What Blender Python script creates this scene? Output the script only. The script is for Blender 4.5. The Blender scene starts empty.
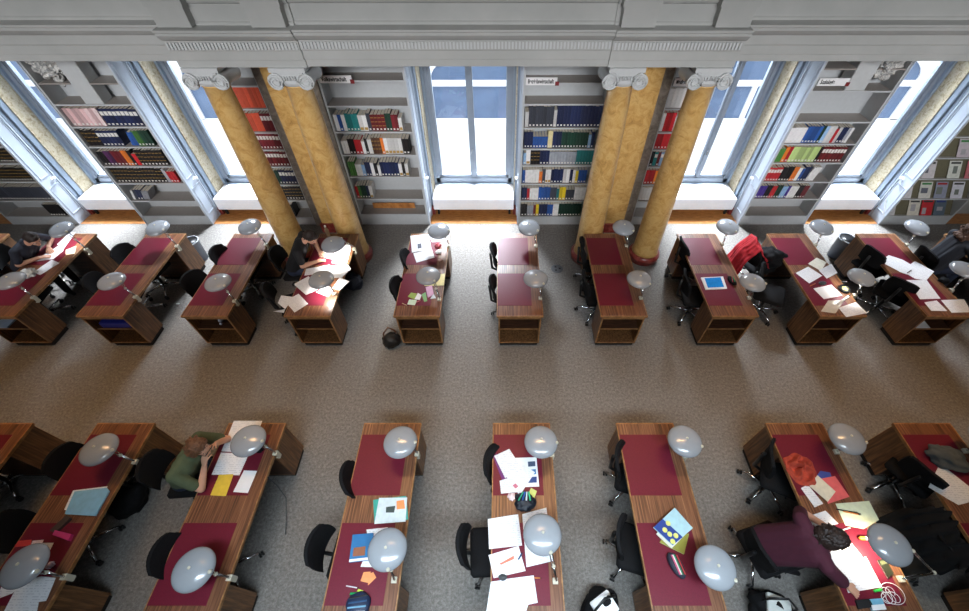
import bpy, bmesh, math, random
from mathutils import Vector, Matrix, noise
random.seed(7)
R = math.radians
sc = bpy.context.scene
col = sc.collection

# ------------------------------------------------------------------ camera
F, TH, CX, CY, HC = 415.3, R(49.122), 501.0, 305.5, 5.3585
CT, ST = math.cos(TH), math.sin(TH)
cam_d = bpy.data.cameras.new('camera'); cam = bpy.data.objects.new('camera', cam_d); col.objects.link(cam)
cam.location = (0, 0, HC); cam.rotation_euler = (R(90) - TH, 0, 0)
cam_d.sensor_width = 36; cam_d.lens = F * 36 / 969.0; cam_d.shift_x = (484.5 - CX) / 969.0; cam_d.clip_end = 200
sc.camera = cam

def at(u, v, z):
    """point of the horizontal plane z that was measured at photo position (u, v)"""
    x = (u - CX) / F; y = (CY - v) / F
    d = (x, CT + y * ST, -ST + y * CT); t = (z - HC) / d[2]
    return Vector((d[0] * t, d[1] * t, z))
def Z(ox, oy, s): return lambda a, b: (ox + a / s, oy + b / s)

# ------------------------------------------------------------------ materials
def new_mat(name):
    m = bpy.data.materials.new(name); m.use_nodes = True
    return m, m.node_tree.nodes, m.node_tree.links, m.node_tree.nodes['Principled BSDF']
def S(r, g, b):
    f = lambda c: ((c / 255 + .055) / 1.055) ** 2.4 if c > 10 else c / 255 / 12.92
    return (f(r), f(g), f(b), 1)
def plain(name, c, rough=.5, metal=0, spec=.5, var=.12, scale=18, bump=0, stretch=(1, 1, 1), coat=0):
    m, n, l, p = new_mat(name)
    tc = n.new('ShaderNodeTexCoord'); mp = n.new('ShaderNodeMapping'); mp.inputs['Scale'].default_value = stretch
    nz = n.new('ShaderNodeTexNoise'); nz.inputs['Scale'].default_value = scale; nz.inputs['Detail'].default_value = 3
    l.new(tc.outputs['Object'], mp.inputs['Vector']); l.new(mp.outputs['Vector'], nz.inputs['Vector'])
    cr = n.new('ShaderNodeValToRGB'); e = cr.color_ramp.elements
    e[0].position = .3; e[1].position = .7
    e[0].color = tuple(max(0, x * (1 - var)) for x in c[:3]) + (1,); e[1].color = tuple(min(1, x * (1 + var)) for x in c[:3]) + (1,)
    l.new(nz.outputs['Fac'], cr.inputs['Fac']); l.new(cr.outputs['Color'], p.inputs['Base Color'])
    p.inputs['Roughness'].default_value = rough; p.inputs['Metallic'].default_value = metal
    p.inputs['Specular IOR Level'].default_value = spec; p.inputs['Coat Weight'].default_value = coat
    if bump:
        b = n.new('ShaderNodeBump'); b.inputs['Strength'].default_value = bump; b.inputs['Distance'].default_value = .01
        l.new(nz.outputs['Fac'], b.inputs['Height']); l.new(b.outputs['Normal'], p.inputs['Normal'])
    return m
def ramp_mat(name, stops, scale, stretch=(1, 1, 1), rough=.4, detail=6, dist=0, spec=.5, bump=0, noise_rough=.6):
    m, n, l, p = new_mat(name)
    tc = n.new('ShaderNodeTexCoord'); mp = n.new('ShaderNodeMapping'); mp.inputs['Scale'].default_value = stretch
    nz = n.new('ShaderNodeTexNoise'); nz.inputs['Scale'].default_value = scale; nz.inputs['Detail'].default_value = detail
    nz.inputs['Distortion'].default_value = dist; nz.inputs['Roughness'].default_value = noise_rough
    l.new(tc.outputs['Object'], mp.inputs['Vector']); l.new(mp.outputs['Vector'], nz.inputs['Vector'])
    cr = n.new('ShaderNodeValToRGB'); el = cr.color_ramp.elements
    while len(el) < len(stops): el.new(.5)
    for e, (pos, c) in zip(el, stops): e.position = pos; e.color = c
    l.new(nz.outputs['Fac'], cr.inputs['Fac']); l.new(cr.outputs['Color'], p.inputs['Base Color'])
    p.inputs['Roughness'].default_value = rough; p.inputs['Specular IOR Level'].default_value = spec
    if bump:
        b = n.new('ShaderNodeBump'); b.inputs['Strength'].default_value = bump; b.inputs['Distance'].default_value = .01
        l.new(nz.outputs['Fac'], b.inputs['Height']); l.new(b.outputs['Normal'], p.inputs['Normal'])
    return m
def objcol(name, rough=.55, spec=.4):
    """cover stock whose colour is the object's own colour, with fine cloth grain"""
    m, n, l, p = new_mat(name)
    oi = n.new('ShaderNodeObjectInfo'); tc = n.new('ShaderNodeTexCoord'); nz = n.new('ShaderNodeTexNoise')
    nz.inputs['Scale'].default_value = 60; l.new(tc.outputs['Object'], nz.inputs['Vector'])
    mx = n.new('ShaderNodeMixRGB'); mx.blend_type = 'MULTIPLY'; mx.inputs['Fac'].default_value = .35
    l.new(oi.outputs['Color'], mx.inputs['Color1']); l.new(nz.outputs['Fac'], mx.inputs['Color2'])
    l.new(mx.outputs['Color'], p.inputs['Base Color']); p.inputs['Roughness'].default_value = rough; p.inputs['Specular IOR Level'].default_value = spec
    return m
def paper_mat(name, base, ink, rows=95, amt=.28):
    """paper with rows of faint writing"""
    m, n, l, p = new_mat(name)
    tc = n.new('ShaderNodeTexCoord'); wv = n.new('ShaderNodeTexWave'); wv.bands_direction = 'Y'; wv.inputs['Scale'].default_value = rows / 6.28 * 1.0
    wv.inputs['Distortion'].default_value = .6
    nz = n.new('ShaderNodeTexNoise'); nz.inputs['Scale'].default_value = 38; nz.inputs['Detail'].default_value = 3
    l.new(tc.outputs['Object'], wv.inputs['Vector']); l.new(tc.outputs['Object'], nz.inputs['Vector'])
    a = n.new('ShaderNodeMath'); a.operation = 'GREATER_THAN'; a.inputs[1].default_value = .72; l.new(wv.outputs['Fac'], a.inputs[0])
    b = n.new('ShaderNodeMath'); b.operation = 'GREATER_THAN'; b.inputs[1].default_value = .5; l.new(nz.outputs['Fac'], b.inputs[0])
    c = n.new('ShaderNodeMath'); c.operation = 'MULTIPLY'; l.new(a.outputs[0], c.inputs[0]); l.new(b.outputs[0], c.inputs[1])
    d = n.new('ShaderNodeMath'); d.operation = 'MULTIPLY'; d.inputs[1].default_value = amt; l.new(c.outputs[0], d.inputs[0])
    mx = n.new('ShaderNodeMixRGB'); mx.inputs['Color1'].default_value = base; mx.inputs['Color2'].default_value = ink
    l.new(d.outputs[0], mx.inputs['Fac']); l.new(mx.outputs['Color'], p.inputs['Base Color']); p.inputs['Roughness'].default_value = .8
    return m
def clear_mat(name, tint=(.95, .97, 1, 1), gloss=.08, rough=.02):
    m, n, l, p = new_mat(name); n.remove(p); out = n['Material Output']
    t = n.new('ShaderNodeBsdfTransparent'); t.inputs['Color'].default_value = tint
    g = n.new('ShaderNodeBsdfGlossy'); g.inputs['Roughness'].default_value = rough
    mx = n.new('ShaderNodeMixShader'); mx.inputs['Fac'].default_value = gloss
    l.new(t.outputs[0], mx.inputs[1]); l.new(g.outputs[0], mx.inputs[2]); l.new(mx.outputs[0], out.inputs['Surface'])
    return m

M = {}
M['carpet'] = ramp_mat('speckled_carpet', [(.36, S(98, 94, 90)), (.5, S(122, 118, 113)), (.64, S(152, 147, 141))], 30, rough=.95, detail=8, spec=.1, bump=.25, noise_rough=.85)
M['wood'] = ramp_mat('walnut_veneer', [(.32, S(72, 44, 32)), (.47, S(114, 74, 52)), (.56, S(132, 88, 62)), (.68, S(160, 112, 80))], 5, stretch=(14, .35, 14), rough=.34, detail=5, spec=.5)
M['wood_edge'] = ramp_mat('oak_edging', [(.35, S(132, 90, 52)), (.65, S(178, 130, 82))], 8, stretch=(2, 2, 2), rough=.4)
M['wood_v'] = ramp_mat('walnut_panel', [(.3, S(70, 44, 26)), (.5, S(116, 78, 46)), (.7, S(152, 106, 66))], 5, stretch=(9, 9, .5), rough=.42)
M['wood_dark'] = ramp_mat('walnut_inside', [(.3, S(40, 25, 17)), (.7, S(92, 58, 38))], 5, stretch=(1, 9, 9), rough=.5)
M['plinth'] = plain('dark_plinth', S(22, 18, 16), .7)
M['leather'] = plain('maroon_leather', S(108, 28, 46), .42, spec=.3, var=.10, scale=120)
M['parquet'] = ramp_mat('oak_parquet', [(.3, S(140, 84, 40)), (.5, S(184, 122, 64)), (.7, S(212, 156, 96))], 6, stretch=(1.2, 9, 1), rough=.3)
M['paint'] = plain('grey_white_paint', S(190, 193, 193), .5, var=.03)
M['paint_warm'] = ramp_mat('aged_stucco', [(.3, S(160, 162, 159)), (.7, S(174, 175, 172))], 1.5, rough=.6)
M['paint_white'] = plain('white_gloss_paint', S(186, 196, 208), .35, var=.02)
M['paint_blue'] = plain('blue_grey_paint', S(134, 148, 164), .45, var=.04)
M['shelf'] = plain('shelf_grey_lacquer', S(186, 190, 192), .45, var=.03)
M['shelf_top'] = plain('shelf_taupe_top', S(150, 144, 138), .5, var=.04)
M['marble'] = ramp_mat('pale_marble', [(.36, S(140, 122, 92)), (.47, S(182, 168, 138)), (.58, S(200, 190, 166)), (.7, S(160, 140, 104))], 14, rough=.3, detail=9, dist=1.2, noise_rough=.7)
M['mustard'] = ramp_mat('mustard_marble', [(.3, S(156, 118, 62)), (.45, S(192, 150, 86)), (.58, S(208, 172, 110)), (.72, S(176, 134, 74))], 6, rough=.3, detail=10, dist=1.0, noise_rough=.72)
M['grey_marble'] = ramp_mat('grey_marble', [(.3, S(92, 84, 76)), (.5, S(128, 120, 110)), (.7, S(160, 152, 142))], 7, rough=.35, detail=9, dist=1, noise_rough=.75)
M['red_marble'] = ramp_mat('red_marble', [(.3, S(92, 28, 26)), (.5, S(134, 50, 44)), (.7, S(160, 88, 78))], 9, rough=.3, detail=7, dist=1)
M['lamp'] = plain('grey_lamp_enamel', S(158, 162, 167), .22, metal=0, spec=.6, var=.02, coat=.5)
M['lamp_in'] = plain('white_lamp_lining', S(240, 238, 230), .5)
M['chrome'] = plain('chrome', S(215, 217, 220), .16, metal=1, var=.02)
M['cream_metal'] = plain('cream_metal', S(212, 206, 186), .35, var=.02)
M['black_fab'] = plain('black_upholstery', S(17, 17, 19), .85, spec=.25, var=.3, scale=90, bump=.2)
M['black_pl'] = plain('black_plastic', S(20, 20, 21), .4, var=.1)
M['white_pl'] = plain('white_plastic', S(236, 236, 236), .4, var=.02)
M['heater'] = plain('heater_enamel', S(228, 229, 232), .4, var=.02)
M['slot'] = plain('dark_slot', S(120, 122, 128), .7)
M['frame'] = plain('window_frame_paint', S(128, 138, 150), .45, var=.04)  # grey-blue of the backlit frame, its shade put into the colour
M['glass'] = clear_mat('window_glass', gloss=.05)
M['film'] = ramp_mat('plastic_film', [(.35, S(120, 124, 126)), (.5, S(190, 190, 186)), (.65, S(232, 230, 224))], 14, rough=.22, dist=2)
M['paper'] = paper_mat('written_paper', S(238, 238, 240), S(120, 122, 140))
M['blank'] = plain('blank_paper', S(242, 242, 242), .8, var=.015)
M['cover'] = objcol('coloured_cover')
M['tag'] = plain('spine_label', S(230, 228, 222), .7, var=.03)
M['gold'] = plain('gilt_lettering', S(176, 140, 70), .45, var=.1)
M['pages'] = plain('page_block', S(214, 206, 190), .85, var=.06, scale=200)
M['ink'] = plain('dark_ink', S(24, 24, 28), .7)
M['skin'] = plain('skin', S(214, 162, 134), .55, var=.05, scale=12)
M['street'] = plain('bright_street', S(250, 250, 250), .9, var=.01)
M['facade_glass'] = plain('facade_blue_glass', S(88, 108, 136), .3, var=.12, scale=1.5)
def CM(name, r, g, b, rough=.55, var=.08, scale=20):
    k = '%s_%d_%d_%d' % (name, r, g, b)
    if k not in M: M[k] = plain(name, S(r, g, b), rough, var=var, scale=scale)
    return M[k]

# ------------------------------------------------------------------ mesh helpers
class MB:
    def __init__(s): s.v = []; s.f = []; s.m = []
    def add(s, vs, fs, mi=0):
        o = len(s.v); s.v += [tuple(v) for v in vs]
        for f in fs: s.f.append([o + i for i in f]); s.m.append(mi)
        return s
    def box(s, x0, x1, y0, y1, z0, z1, mi=0):
        v = [(x0, y0, z0), (x1, y0, z0), (x1, y1, z0), (x0, y1, z0), (x0, y0, z1), (x1, y0, z1), (x1, y1, z1), (x0, y1, z1)]
        return s.add(v, [(0, 3, 2, 1), (4, 5, 6, 7), (0, 1, 5, 4), (1, 2, 6, 5), (2, 3, 7, 6), (3, 0, 4, 7)], mi)
    def cbox(s, x0, x1, y0, y1, z0, z1, c, mi=0):
        """box with its four vertical and top edges chamfered"""
        pl = [(x0 + c, y0), (x1 - c, y0), (x1, y0 + c), (x1, y1 - c), (x1 - c, y1), (x0 + c, y1), (x0, y1 - c), (x0, y0 + c)]
        cx, cy = (x0 + x1) / 2, (y0 + y1) / 2
        ins = [(cx + (x - cx) * (1 - c / max(1e-6, abs(x1 - x0) / 2)), cy + (y - cy) * (1 - c / max(1e-6, abs(y1 - y0) / 2))) for x, y in pl]
        v = [(x, y, z0) for x, y in pl] + [(x, y, z1 - c) for x, y in pl] + [(x, y, z1) for x, y in ins]
        f = [tuple(range(7, -1, -1)), tuple(range(16, 24))]
        for k in (0, 8):
            for i in range(8): j = (i + 1) % 8; f.append((k + i, k + j, k + 8 + j, k + 8 + i))
        return s.add(v, f, mi)
    def prism(s, poly, z0, z1, mi=0):
        n = len(poly)
        a = sum(poly[i][0] * poly[(i + 1) % n][1] - poly[(i + 1) % n][0] * poly[i][1] for i in range(n))
        if a < 0: poly = list(reversed(poly))
        v = [(p[0], p[1], z0) for p in poly] + [(p[0], p[1], z1) for p in poly]
        f = [tuple(range(n - 1, -1, -1)), tuple(range(n, 2 * n))] + [(i, (i + 1) % n, n + (i + 1) % n, n + i) for i in range(n)]
        return s.add(v, f, mi)
    def lathe(s, prof, c=(0, 0, 0), n=24, mi=0, M4=None):
        vs = []; fs = []
        for r, z in prof:
            for i in range(n): a = 2 * math.pi * i / n; vs.append(Vector((r * math.cos(a), r * math.sin(a), z)))
        for k in range(len(prof) - 1):
            for i in range(n): j = (i + 1) % n; fs.append((k * n + i, k * n + j, (k + 1) * n + j, (k + 1) * n + i))
        if prof[0][0] > 1e-4: fs.append(tuple(range(n - 1, -1, -1)))
        if prof[-1][0] > 1e-4: fs.append(tuple((len(prof) - 1) * n + i for i in range(n)))
        if M4: vs = [M4 @ v for v in vs]
        return s.add([v + Vector(c) for v in vs], fs, mi)
    def tube(s, pts, r, n=8, mi=0):
        pts = [Vector(p) for p in pts]; vs = []; fs = []
        up = Vector((0, 0, 1)); 
        for k, p in enumerate(pts):
            d = (pts[min(k + 1, len(pts) - 1)] - pts[max(k - 1, 0)]).normalized()
            a = d.cross(up if abs(d.z) < .95 else Vector((1, 0, 0))).normalized(); b = a.cross(d).normalized()
            rr = r[k] if isinstance(r, (list, tuple)) else r
            for i in range(n): t = 2 * math.pi * i / n; vs.append(p + a * rr * math.cos(t) + b * rr * math.sin(t))
        for k in range(len(pts) - 1):
            for i in range(n): j = (i + 1) % n; fs.append((k * n + i, (k + 1) * n + i, (k + 1) * n + j, k * n + j))
        fs.append(tuple(range(n))); fs.append(tuple((len(pts) - 1) * n + i for i in range(n - 1, -1, -1)))
        return s.add(vs, fs, mi)
    def caps(s, p0, p1, r0, r1, n=12, k=4, mi=0):
        """tapered limb with round ends"""
        p0, p1 = Vector(p0), Vector(p1); d = p1 - p0; L = d.length
        q = d.to_track_quat('Z', 'Y').to_matrix().to_4x4() if L > 1e-6 else Matrix()
        prof = [(r0 * math.sin(t * math.pi / 2 / k), -r0 * math.cos(t * math.pi / 2 / k)) for t in range(k + 1)]
        prof += [(r1 * math.cos(t * math.pi / 2 / k), L + r1 * math.sin(t * math.pi / 2 / k)) for t in range(k + 1)]
        prof[0] = (1e-5, prof[0][1]); prof[-1] = (1e-5, prof[-1][1])
        return s.lathe(prof, p0, n, mi, q)
    def ell(s, c, rx, ry, rz, rot=None, n=16, k=10, mi=0):
        prof = [(max(1e-5, math.sin(math.pi * t / k)), -math.cos(math.pi * t / k)) for t in range(k + 1)]
        m4 = (rot.to_4x4() if rot else Matrix()) @ Matrix.Diagonal((rx, ry, rz, 1))
        return s.lathe(prof, c, n, mi, m4)
    def build(s, name, mats, parent=None, smooth=False, origin=None, bevel=0):
        me = bpy.data.meshes.new(name)
        off = Vector(origin) if origin is not None else Vector()
        me.from_pydata([tuple(Vector(v) - off) for v in s.v], [], s.f)
        if not isinstance(mats, (list, tuple)): mats = [mats]
        for m in mats: me.materials.append(M[m] if isinstance(m, str) else m)
        for p, mi in zip(me.polygons, s.m): p.material_index = mi; p.use_smooth = smooth
        if bevel:
            bm = bmesh.new(); bm.from_mesh(me); bmesh.ops.bevel(bm, geom=bm.edges[:], offset=bevel, segments=2, affect='EDGES', profile=.5); bm.to_mesh(me); bm.free()
        me.update()
        o = bpy.data.objects.new(name, me); col.objects.link(o)
        if origin is not None: o.location = off
        if parent: o.parent = parent
        return o
def smooth_angle(o, deg=35):
    for p in o.data.polygons: p.use_smooth = True
    o.data.set_sharp_from_angle(angle=R(deg))
    return o
def tag(o, label=None, cat=None, group=None, kind=None):
    for k, v in (('label', label), ('category', cat), ('group', group), ('kind', kind)):
        if v: o[k] = v
    return o
def thing(name, label, cat, loc=(0, 0, 0), rz=0, group=None):
    o = bpy.data.objects.new(name, None); col.objects.link(o); o.empty_display_size = .1
    o.location = loc; o.rotation_euler = (0, 0, rz)
    return tag(o, label, cat, group)
def kids(o): return [c for c in col.objects if c.parent is o] if False else KID.get(o.name, [])
KID = {}
def dup(root, loc, rz, label=None, group=None):
    r = root.copy(); col.objects.link(r); r.location = loc; r.rotation_euler = (0, 0, rz)
    if label: r['label'] = label
    if group: r['group'] = group
    for ch in list(root.children):
        c = ch.copy(); col.objects.link(c); c.parent = r
        for g in ch.children:
            d = g.copy(); col.objects.link(d); d.parent = c
    return r
def struct(o): o['kind'] = 'structure'; return o

# ------------------------------------------------------------------ the room
YW = 6.84                                  # front plane of the bookcases
XL, XR = -12.5, 12.5
struct(MB().box(XL, XR, -3.5, YW + .02, -.1, 0).build('floor', 'carpet'))
struct(MB().box(XL, XR, YW + .02, 8.0, -.1, 0.004).build('floor_window_niches', 'parquet'))
struct(MB().box(XL, XR, -3.5, 8.0, 8.0, 8.15).build('ceiling', 'paint'))
struct(MB().box(XL - .2, XL, -3.5, 8.0, 0, 8.0).build('wall_left', 'paint_warm'))
struct(MB().box(XR, XR + .2, -3.5, 8.0, 0, 8.0).build('wall_right', 'paint_warm'))
struct(MB().box(XL, XR, -3.7, -3.5, 0, 8.0).build('wall_front', 'paint_warm'))
struct(MB().box(XL, XR, 6.12, 6.32, 3.36, 8.0).build('wall_back_upper', 'paint_warm'))

# window bays: opening between the bookcases, and the glazed width
BAYS = [(-8.663, -7.247), (-5.925, -4.42), (-1.476, .349), (3.34, 4.874), (6.194, 7.757)]
CASES = [(-10.027, -8.663), (-7.247, -5.925), (-4.42, -3.773), (-2.843, -1.476), (.349, 1.72), (2.637, 3.34), (4.874, 6.194), (7.757, 9.123)]
# back wall piers (behind the bookcases), lintel
pw = MB()
edges = [XL] + [x for b in BAYS for x in b] + [XR]
for i in range(0, len(edges), 2): pw.box(edges[i] + (.0 if i == 0 else -.0), edges[i + 1], 7.2, 8.0, 0, 3.5)
struct(pw.build('wall_back', 'paint_warm'))
struct(MB().box(XL, XR, 6.3, 8.0, 3.5, 3.7).build('wall_back_lintel', 'paint_warm'))

def window(i, x0, x1):
    w = thing('window_%d' % (i + 1), None, None, ((x0 + x1) / 2, 7.76, 0)); struct(w)
    def P(mb, name, mat): o = mb.build(name, mat, None, origin=(w.location.x, 7.76, 0)); o.location = (0, 0, 0); o.parent = w; return o
    a, b = x0 + .13, x1 - .13; c = (a + b) / 2
    m = MB(); m.box(a, b, 7.72, 7.86, .42, .52); m.box(a, a + .07, 7.72, 7.86, .42, 3.5); m.box(b - .07, b, 7.72, 7.86, .42, 3.5); m.box(a, b, 7.72, 7.86, 3.42, 3.5)
    P(m, 'frame', 'frame')
    for (p, q) in ((a + .07, c - .005), (c + .005, b - .07)):
        m = MB(); s = .055
        m.box(p, p + s, 7.74, 7.8, .52, 3.42); m.box(q - s, q, 7.74, 7.8, .52, 3.42); m.box(p, q, 7.74, 7.8, .52, .585); m.box(p, q, 7.74, 7.8, 3.36, 3.42)
        m.box(p + .01, q - .01, 7.735, 7.745, .53, .55)
        sash = P(m, 'sash', 'frame')
        g = MB().box(p + s, q - s, 7.768, 7.772, .585, 3.36).build('pane', 'glass', None, origin=(w.location.x, 7.76, 0)); g.location = (0, 0, 0); g.parent = sash
    m = MB(); m.box(c - .03, c + .03, 7.725, 7.74, .55, 3.4); P(m, 'cover_strip', 'frame')
    m = MB(); m.tube([(c, 7.72, 1.18), (c, 7.68, 1.18), (c - .02, 7.67, 1.14), (c - .03, 7.67, 1.07)], .012, 8); P(m, 'handle', 'chrome')
    # sill below the frame
    m = MB(); m.box(a, b, 7.66, 7.9, .0, .42); P(m, 'sill_wall', 'paint_blue')
    m = MB(); m.box(a - .14, b + .14, 7.9, 8.0, 0, .5); P(m, 'outer_sill', 'paint')
for i, (a, b) in enumerate(BAYS): window(i, a, b)

n_trim = 0
def trim(mb, mat, smooth=False):
    global n_trim
    n_trim += 1
    return struct(mb.build('trim_%d' % n_trim, mat, smooth=smooth))
# window reveals: white panelled front board, stepped blue-grey moulding, marble slab, red marble foot
for x0, x1 in BAYS:
    for s, x in ((1, x0), (-1, x1)):
        B = lambda m, d0, d1, y0, y1, z0, z1: m.box(min(x + s * d0, x + s * d1), max(x + s * d0, x + s * d1), y0, y1, z0, z1)
        t = thing('trim_reveal', None, None, (x, 7.2, 0)); struct(t)
        def PP(m, name, mat):
            o = m.build(name, mat, None, origin=(x, 7.2, 0)); o.location = (0, 0, 0); o.parent = t
        m = MB(); B(m, .0, .022, 6.83, 7.17, 0, 3.5)
        for z0, z1 in ((.22, .82), (1.0, 3.4)):
            B(m, .022, .03, 6.885, 6.9, z0, z1); B(m, .022, .03, 7.1, 7.115, z0, z1); B(m, .022, .03, 6.9, 7.1, z0, z0 + .015); B(m, .022, .03, 6.9, 7.1, z1 - .015, z1)
        B(m, .022, .04, 7.135, 7.165, .0, 3.5)
        PP(m, 'panel_board', 'paint_white')
        m = MB(); B(m, -.0, .045, 7.17, 7.22, .18, 3.5); B(m, 0, .03, 7.22, 7.25, .18, 3.5); B(m, 0, .07, 7.25, 7.36, .18, 3.5)
        PP(m, 'step_moulding', 'paint_blue')
        m = MB(); B(m, 0, .085, 7.36, 7.66, .3, 3.5); PP(m, 'marble_slab', 'marble')
        m = MB(); B(m, 0, .13, 7.66, 7.9, .0, 3.5); PP(m, 'frame_return', 'paint_blue')
        m = MB(); B(m, 0, .1, 7.17, 7.42, .0, .18); PP(m, 'foot_block', 'red_marble')
        m = MB(); m.lathe([(.001, 0), (.016, .0), (.02, .03), (.03, .04), (.03, .055), (.001, .06)], (0, 0, 0), 12, 0, Matrix.Translation((x + s * .025, 7.08, .93)) @ Matrix.Rotation(s * R(90), 4, 'Y'))
        m.box(x + s * .055 - .012, x + s * .055 + .012, 7.02, 7.09, .915, .945)
        PP(m, 'knob', 'white_pl')

# entablature: profile (dy outward, z) swept along X, breaking forward over the columns
PROF = [(.0, 3.36), (.0, 3.44), (.025, 3.45), (.025, 3.55), (.04, 3.56), (.04, 3.665), (.07, 3.68), (.09, 3.70), (.12, 3.735), (.12, 3.765), (.14, 3.775), (.14, 3.80),
        (-.02, 3.81), (-.02, 3.835), (-.035, 3.85), (-.035, 4.02), (-.01, 4.035), (.0, 4.06), (.0, 4.09), (-.08, 4.10)]
def entab(x0, x1, yf, name):
    m = MB(); back = 6.25
    loop = [(yf - d, z) for d, z in PROF] + [(back, 4.10), (back, 3.36)]
    n = len(loop); vs = [(x0, y, z) for y, z in loop] + [(x1, y, z) for y, z in loop]
    fs = [(i, n + i, n + (i + 1) % n, (i + 1) % n) for i in range(n)] + [tuple(range(n)), tuple(range(2 * n - 1, n - 1, -1))]
    m.add(vs, fs); struct(m.build(name, 'paint_warm'))
YE = 5.71
SEG = [(XL, -4.06, YE + .21), (-4.06, -2.45, YE), (-2.45, 1.35, YE + .03), (1.35, 2.94, YE), (2.94, XR, YE + .21)]
for i, (a, b, y) in enumerate(SEG): entab(a, b, y, 'trim_entablature_%d' % (i + 1))
# dentil band, attic pedestals
for i, (a, b, y) in enumerate(SEG[1:4]):
    m = MB(); x = a + .02
    while x < b - .03: m.box(x, x + .022, y - .058, y - .038, 3.575, 3.65); x += .042
    struct(m.build('trim_dentils_%d' % (i + 1), 'paint'))
for i, x in enumerate((-3.81, -2.71, 1.60, 2.70)):
    m = MB(); m.box(x - .2, x + .2, 5.63, 5.8, 3.815, 4.02); m.box(x - .22, x + .22, 5.61, 5.8, 4.02, 4.085)
    struct(m.build('trim_pedestal_%d' % (i + 1), 'paint_warm'))
struct(MB().box(XL, XR, 5.9, 6.2, 4.1, 8.0).build('wall_attic', 'paint_warm'))

# wall pilasters of marble between the bookcases
for i, (x0, x1) in enumerate(((-3.773, -2.843), (1.72, 2.637))):
    t = struct(thing('trim_pilaster', None, None, ((x0 + x1) / 2, 7, 0)))
    def PP(m, name, mat):
        o = m.build(name, mat, None, origin=tuple(t.location)); o.location = (0, 0, 0); o.parent = t
    PP(MB().box(x0, x1, 6.80, 7.2, .0, 3.5), 'grey_slab', 'grey_marble')
    c = (x0 + x1) / 2
    PP(MB().box(c - .24, c + .24, 6.62, 6.81, .2, 3.5), 'shaft', 'mustard')
    PP(MB().box(c - .27, c + .27, 6.58, 6.81, .0, .2), 'base', 'red_marble')

# ------------------------------------------------------------------ ionic columns
def ionic(x, y, label):
    t = thing('marble_column', label, 'column', (x, y, 0))
    MB().lathe([(.27, 0), (.27, .07), (.285, .09), (.285, .13), (.26, .15), (.25, .17)], n=32).build('base', 'red_marble', t, True)
    prof = [(.243, .17), (.225, .2)] + [(.222 - .06 * (k / 10) ** 1.4, .2 + 2.9 * k / 10) for k in range(1, 11)] + [(.175, 3.11), (.175, 3.13)]
    MB().lathe(prof, n=40).build('shaft', 'mustard', t, True)
    m = MB(); m.box(-.23, .23, -.2, .2, 3.31, 3.36); m.box(-.21, .21, -.18, .18, 3.285, 3.31); m.box(-.17, .17, -.175, .175, 3.19, 3.285)
    m.lathe([(.165, 3.12), (.2, 3.15), (.205, 3.18), (.18, 3.21)], n=24)
    for sx in (-1, 1):                                    # bolsters with spiral volutes at both faces
        m.lathe([(.1, -.19), (.1, -.15), (.07, 0), (.1, .15), (.1, .19)], (sx * .195, 0, 3.195), 20, 0, Matrix.Rotation(R(90), 4, 'X'))
        for sy in (-1, 1):
            sp = []
            for k in range(28):
                a = k / 27 * 4.4 * math.pi; r = .105 * (1 - .8 * k / 27)
                sp.append((sx * (.195 - r * math.sin(a)), sy * .195, 3.195 + r * math.cos(a)))
            m.tube(sp, [.017 * (1 - .5 * k / 27) for k in range(28)], 6)
    for k in range(7): m.ell((-.105 + k * .035, -.185, 3.235), .013, .02, .03, n=8, k=6)
    o = m.build('capital', 'paint', t); smooth_angle(o, 40)
    return t
ionic(-3.81, 5.87, 'mustard marble ionic column beside the bare desk with a bottle in its cubby')
ionic(-2.71, 5.87, 'mustard marble ionic column behind the reader in the black T-shirt')
ionic(1.60, 5.87, 'mustard marble ionic column in front of the navy-volume bookcase, at a bare desk head')
ionic(2.69, 5.87, 'mustard marble ionic column standing free between the bare desk and the tablet desk')

# ------------------------------------------------------------------ radiator covers in the niches
hz = .42
hlab = ['white radiator cover under the window beside the dark-bound bookcase at the photo edge', 'white radiator cover under the window half hidden by a column, beside pink and black volumes',
        'white radiator cover under the middle window, grille slots at one end', 'white radiator cover under the window next to the free-standing column and blue tablet desk',
        'white radiator cover under the window beside the magazine rack']
for i, (a, b) in enumerate(BAYS):
    x0, x1 = a + .09, b - .09; c = (x0 + x1) / 2
    t = thing('radiator_cover', hlab[i], 'radiator cover', (c, 7.38, 0), group='radiator covers under the windows')
    w = (x1 - x0) / 2
    MB().cbox(-w, w, -.27, .27, .17, hz, .012).build('casing', 'heater', t)
    m = MB(); k = 0
    xa, xb = (-w + .06, -w + .34) if i == 2 else (-w + .05, w - .05)
    x = xa
    while x < xb:
        for y in (-.18, -.06, .06): m.box(x, x + .018, y - .045, y + .045, hz - .002, hz + .0015)
        x += .04
    m.build('grille', 'slot', t)
    for s in (-1, 1): MB().box(s * (w - .08) - .02, s * (w - .08) + .02, -.2, -.16, 0.004, .17).build('leg', 'plinth', t)
    for s in (-1, 1): MB().box(s * (w - .08) - .02, s * (w - .08) + .02, .16, .2, 0.004, .17).build('leg', 'plinth', t)

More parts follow.
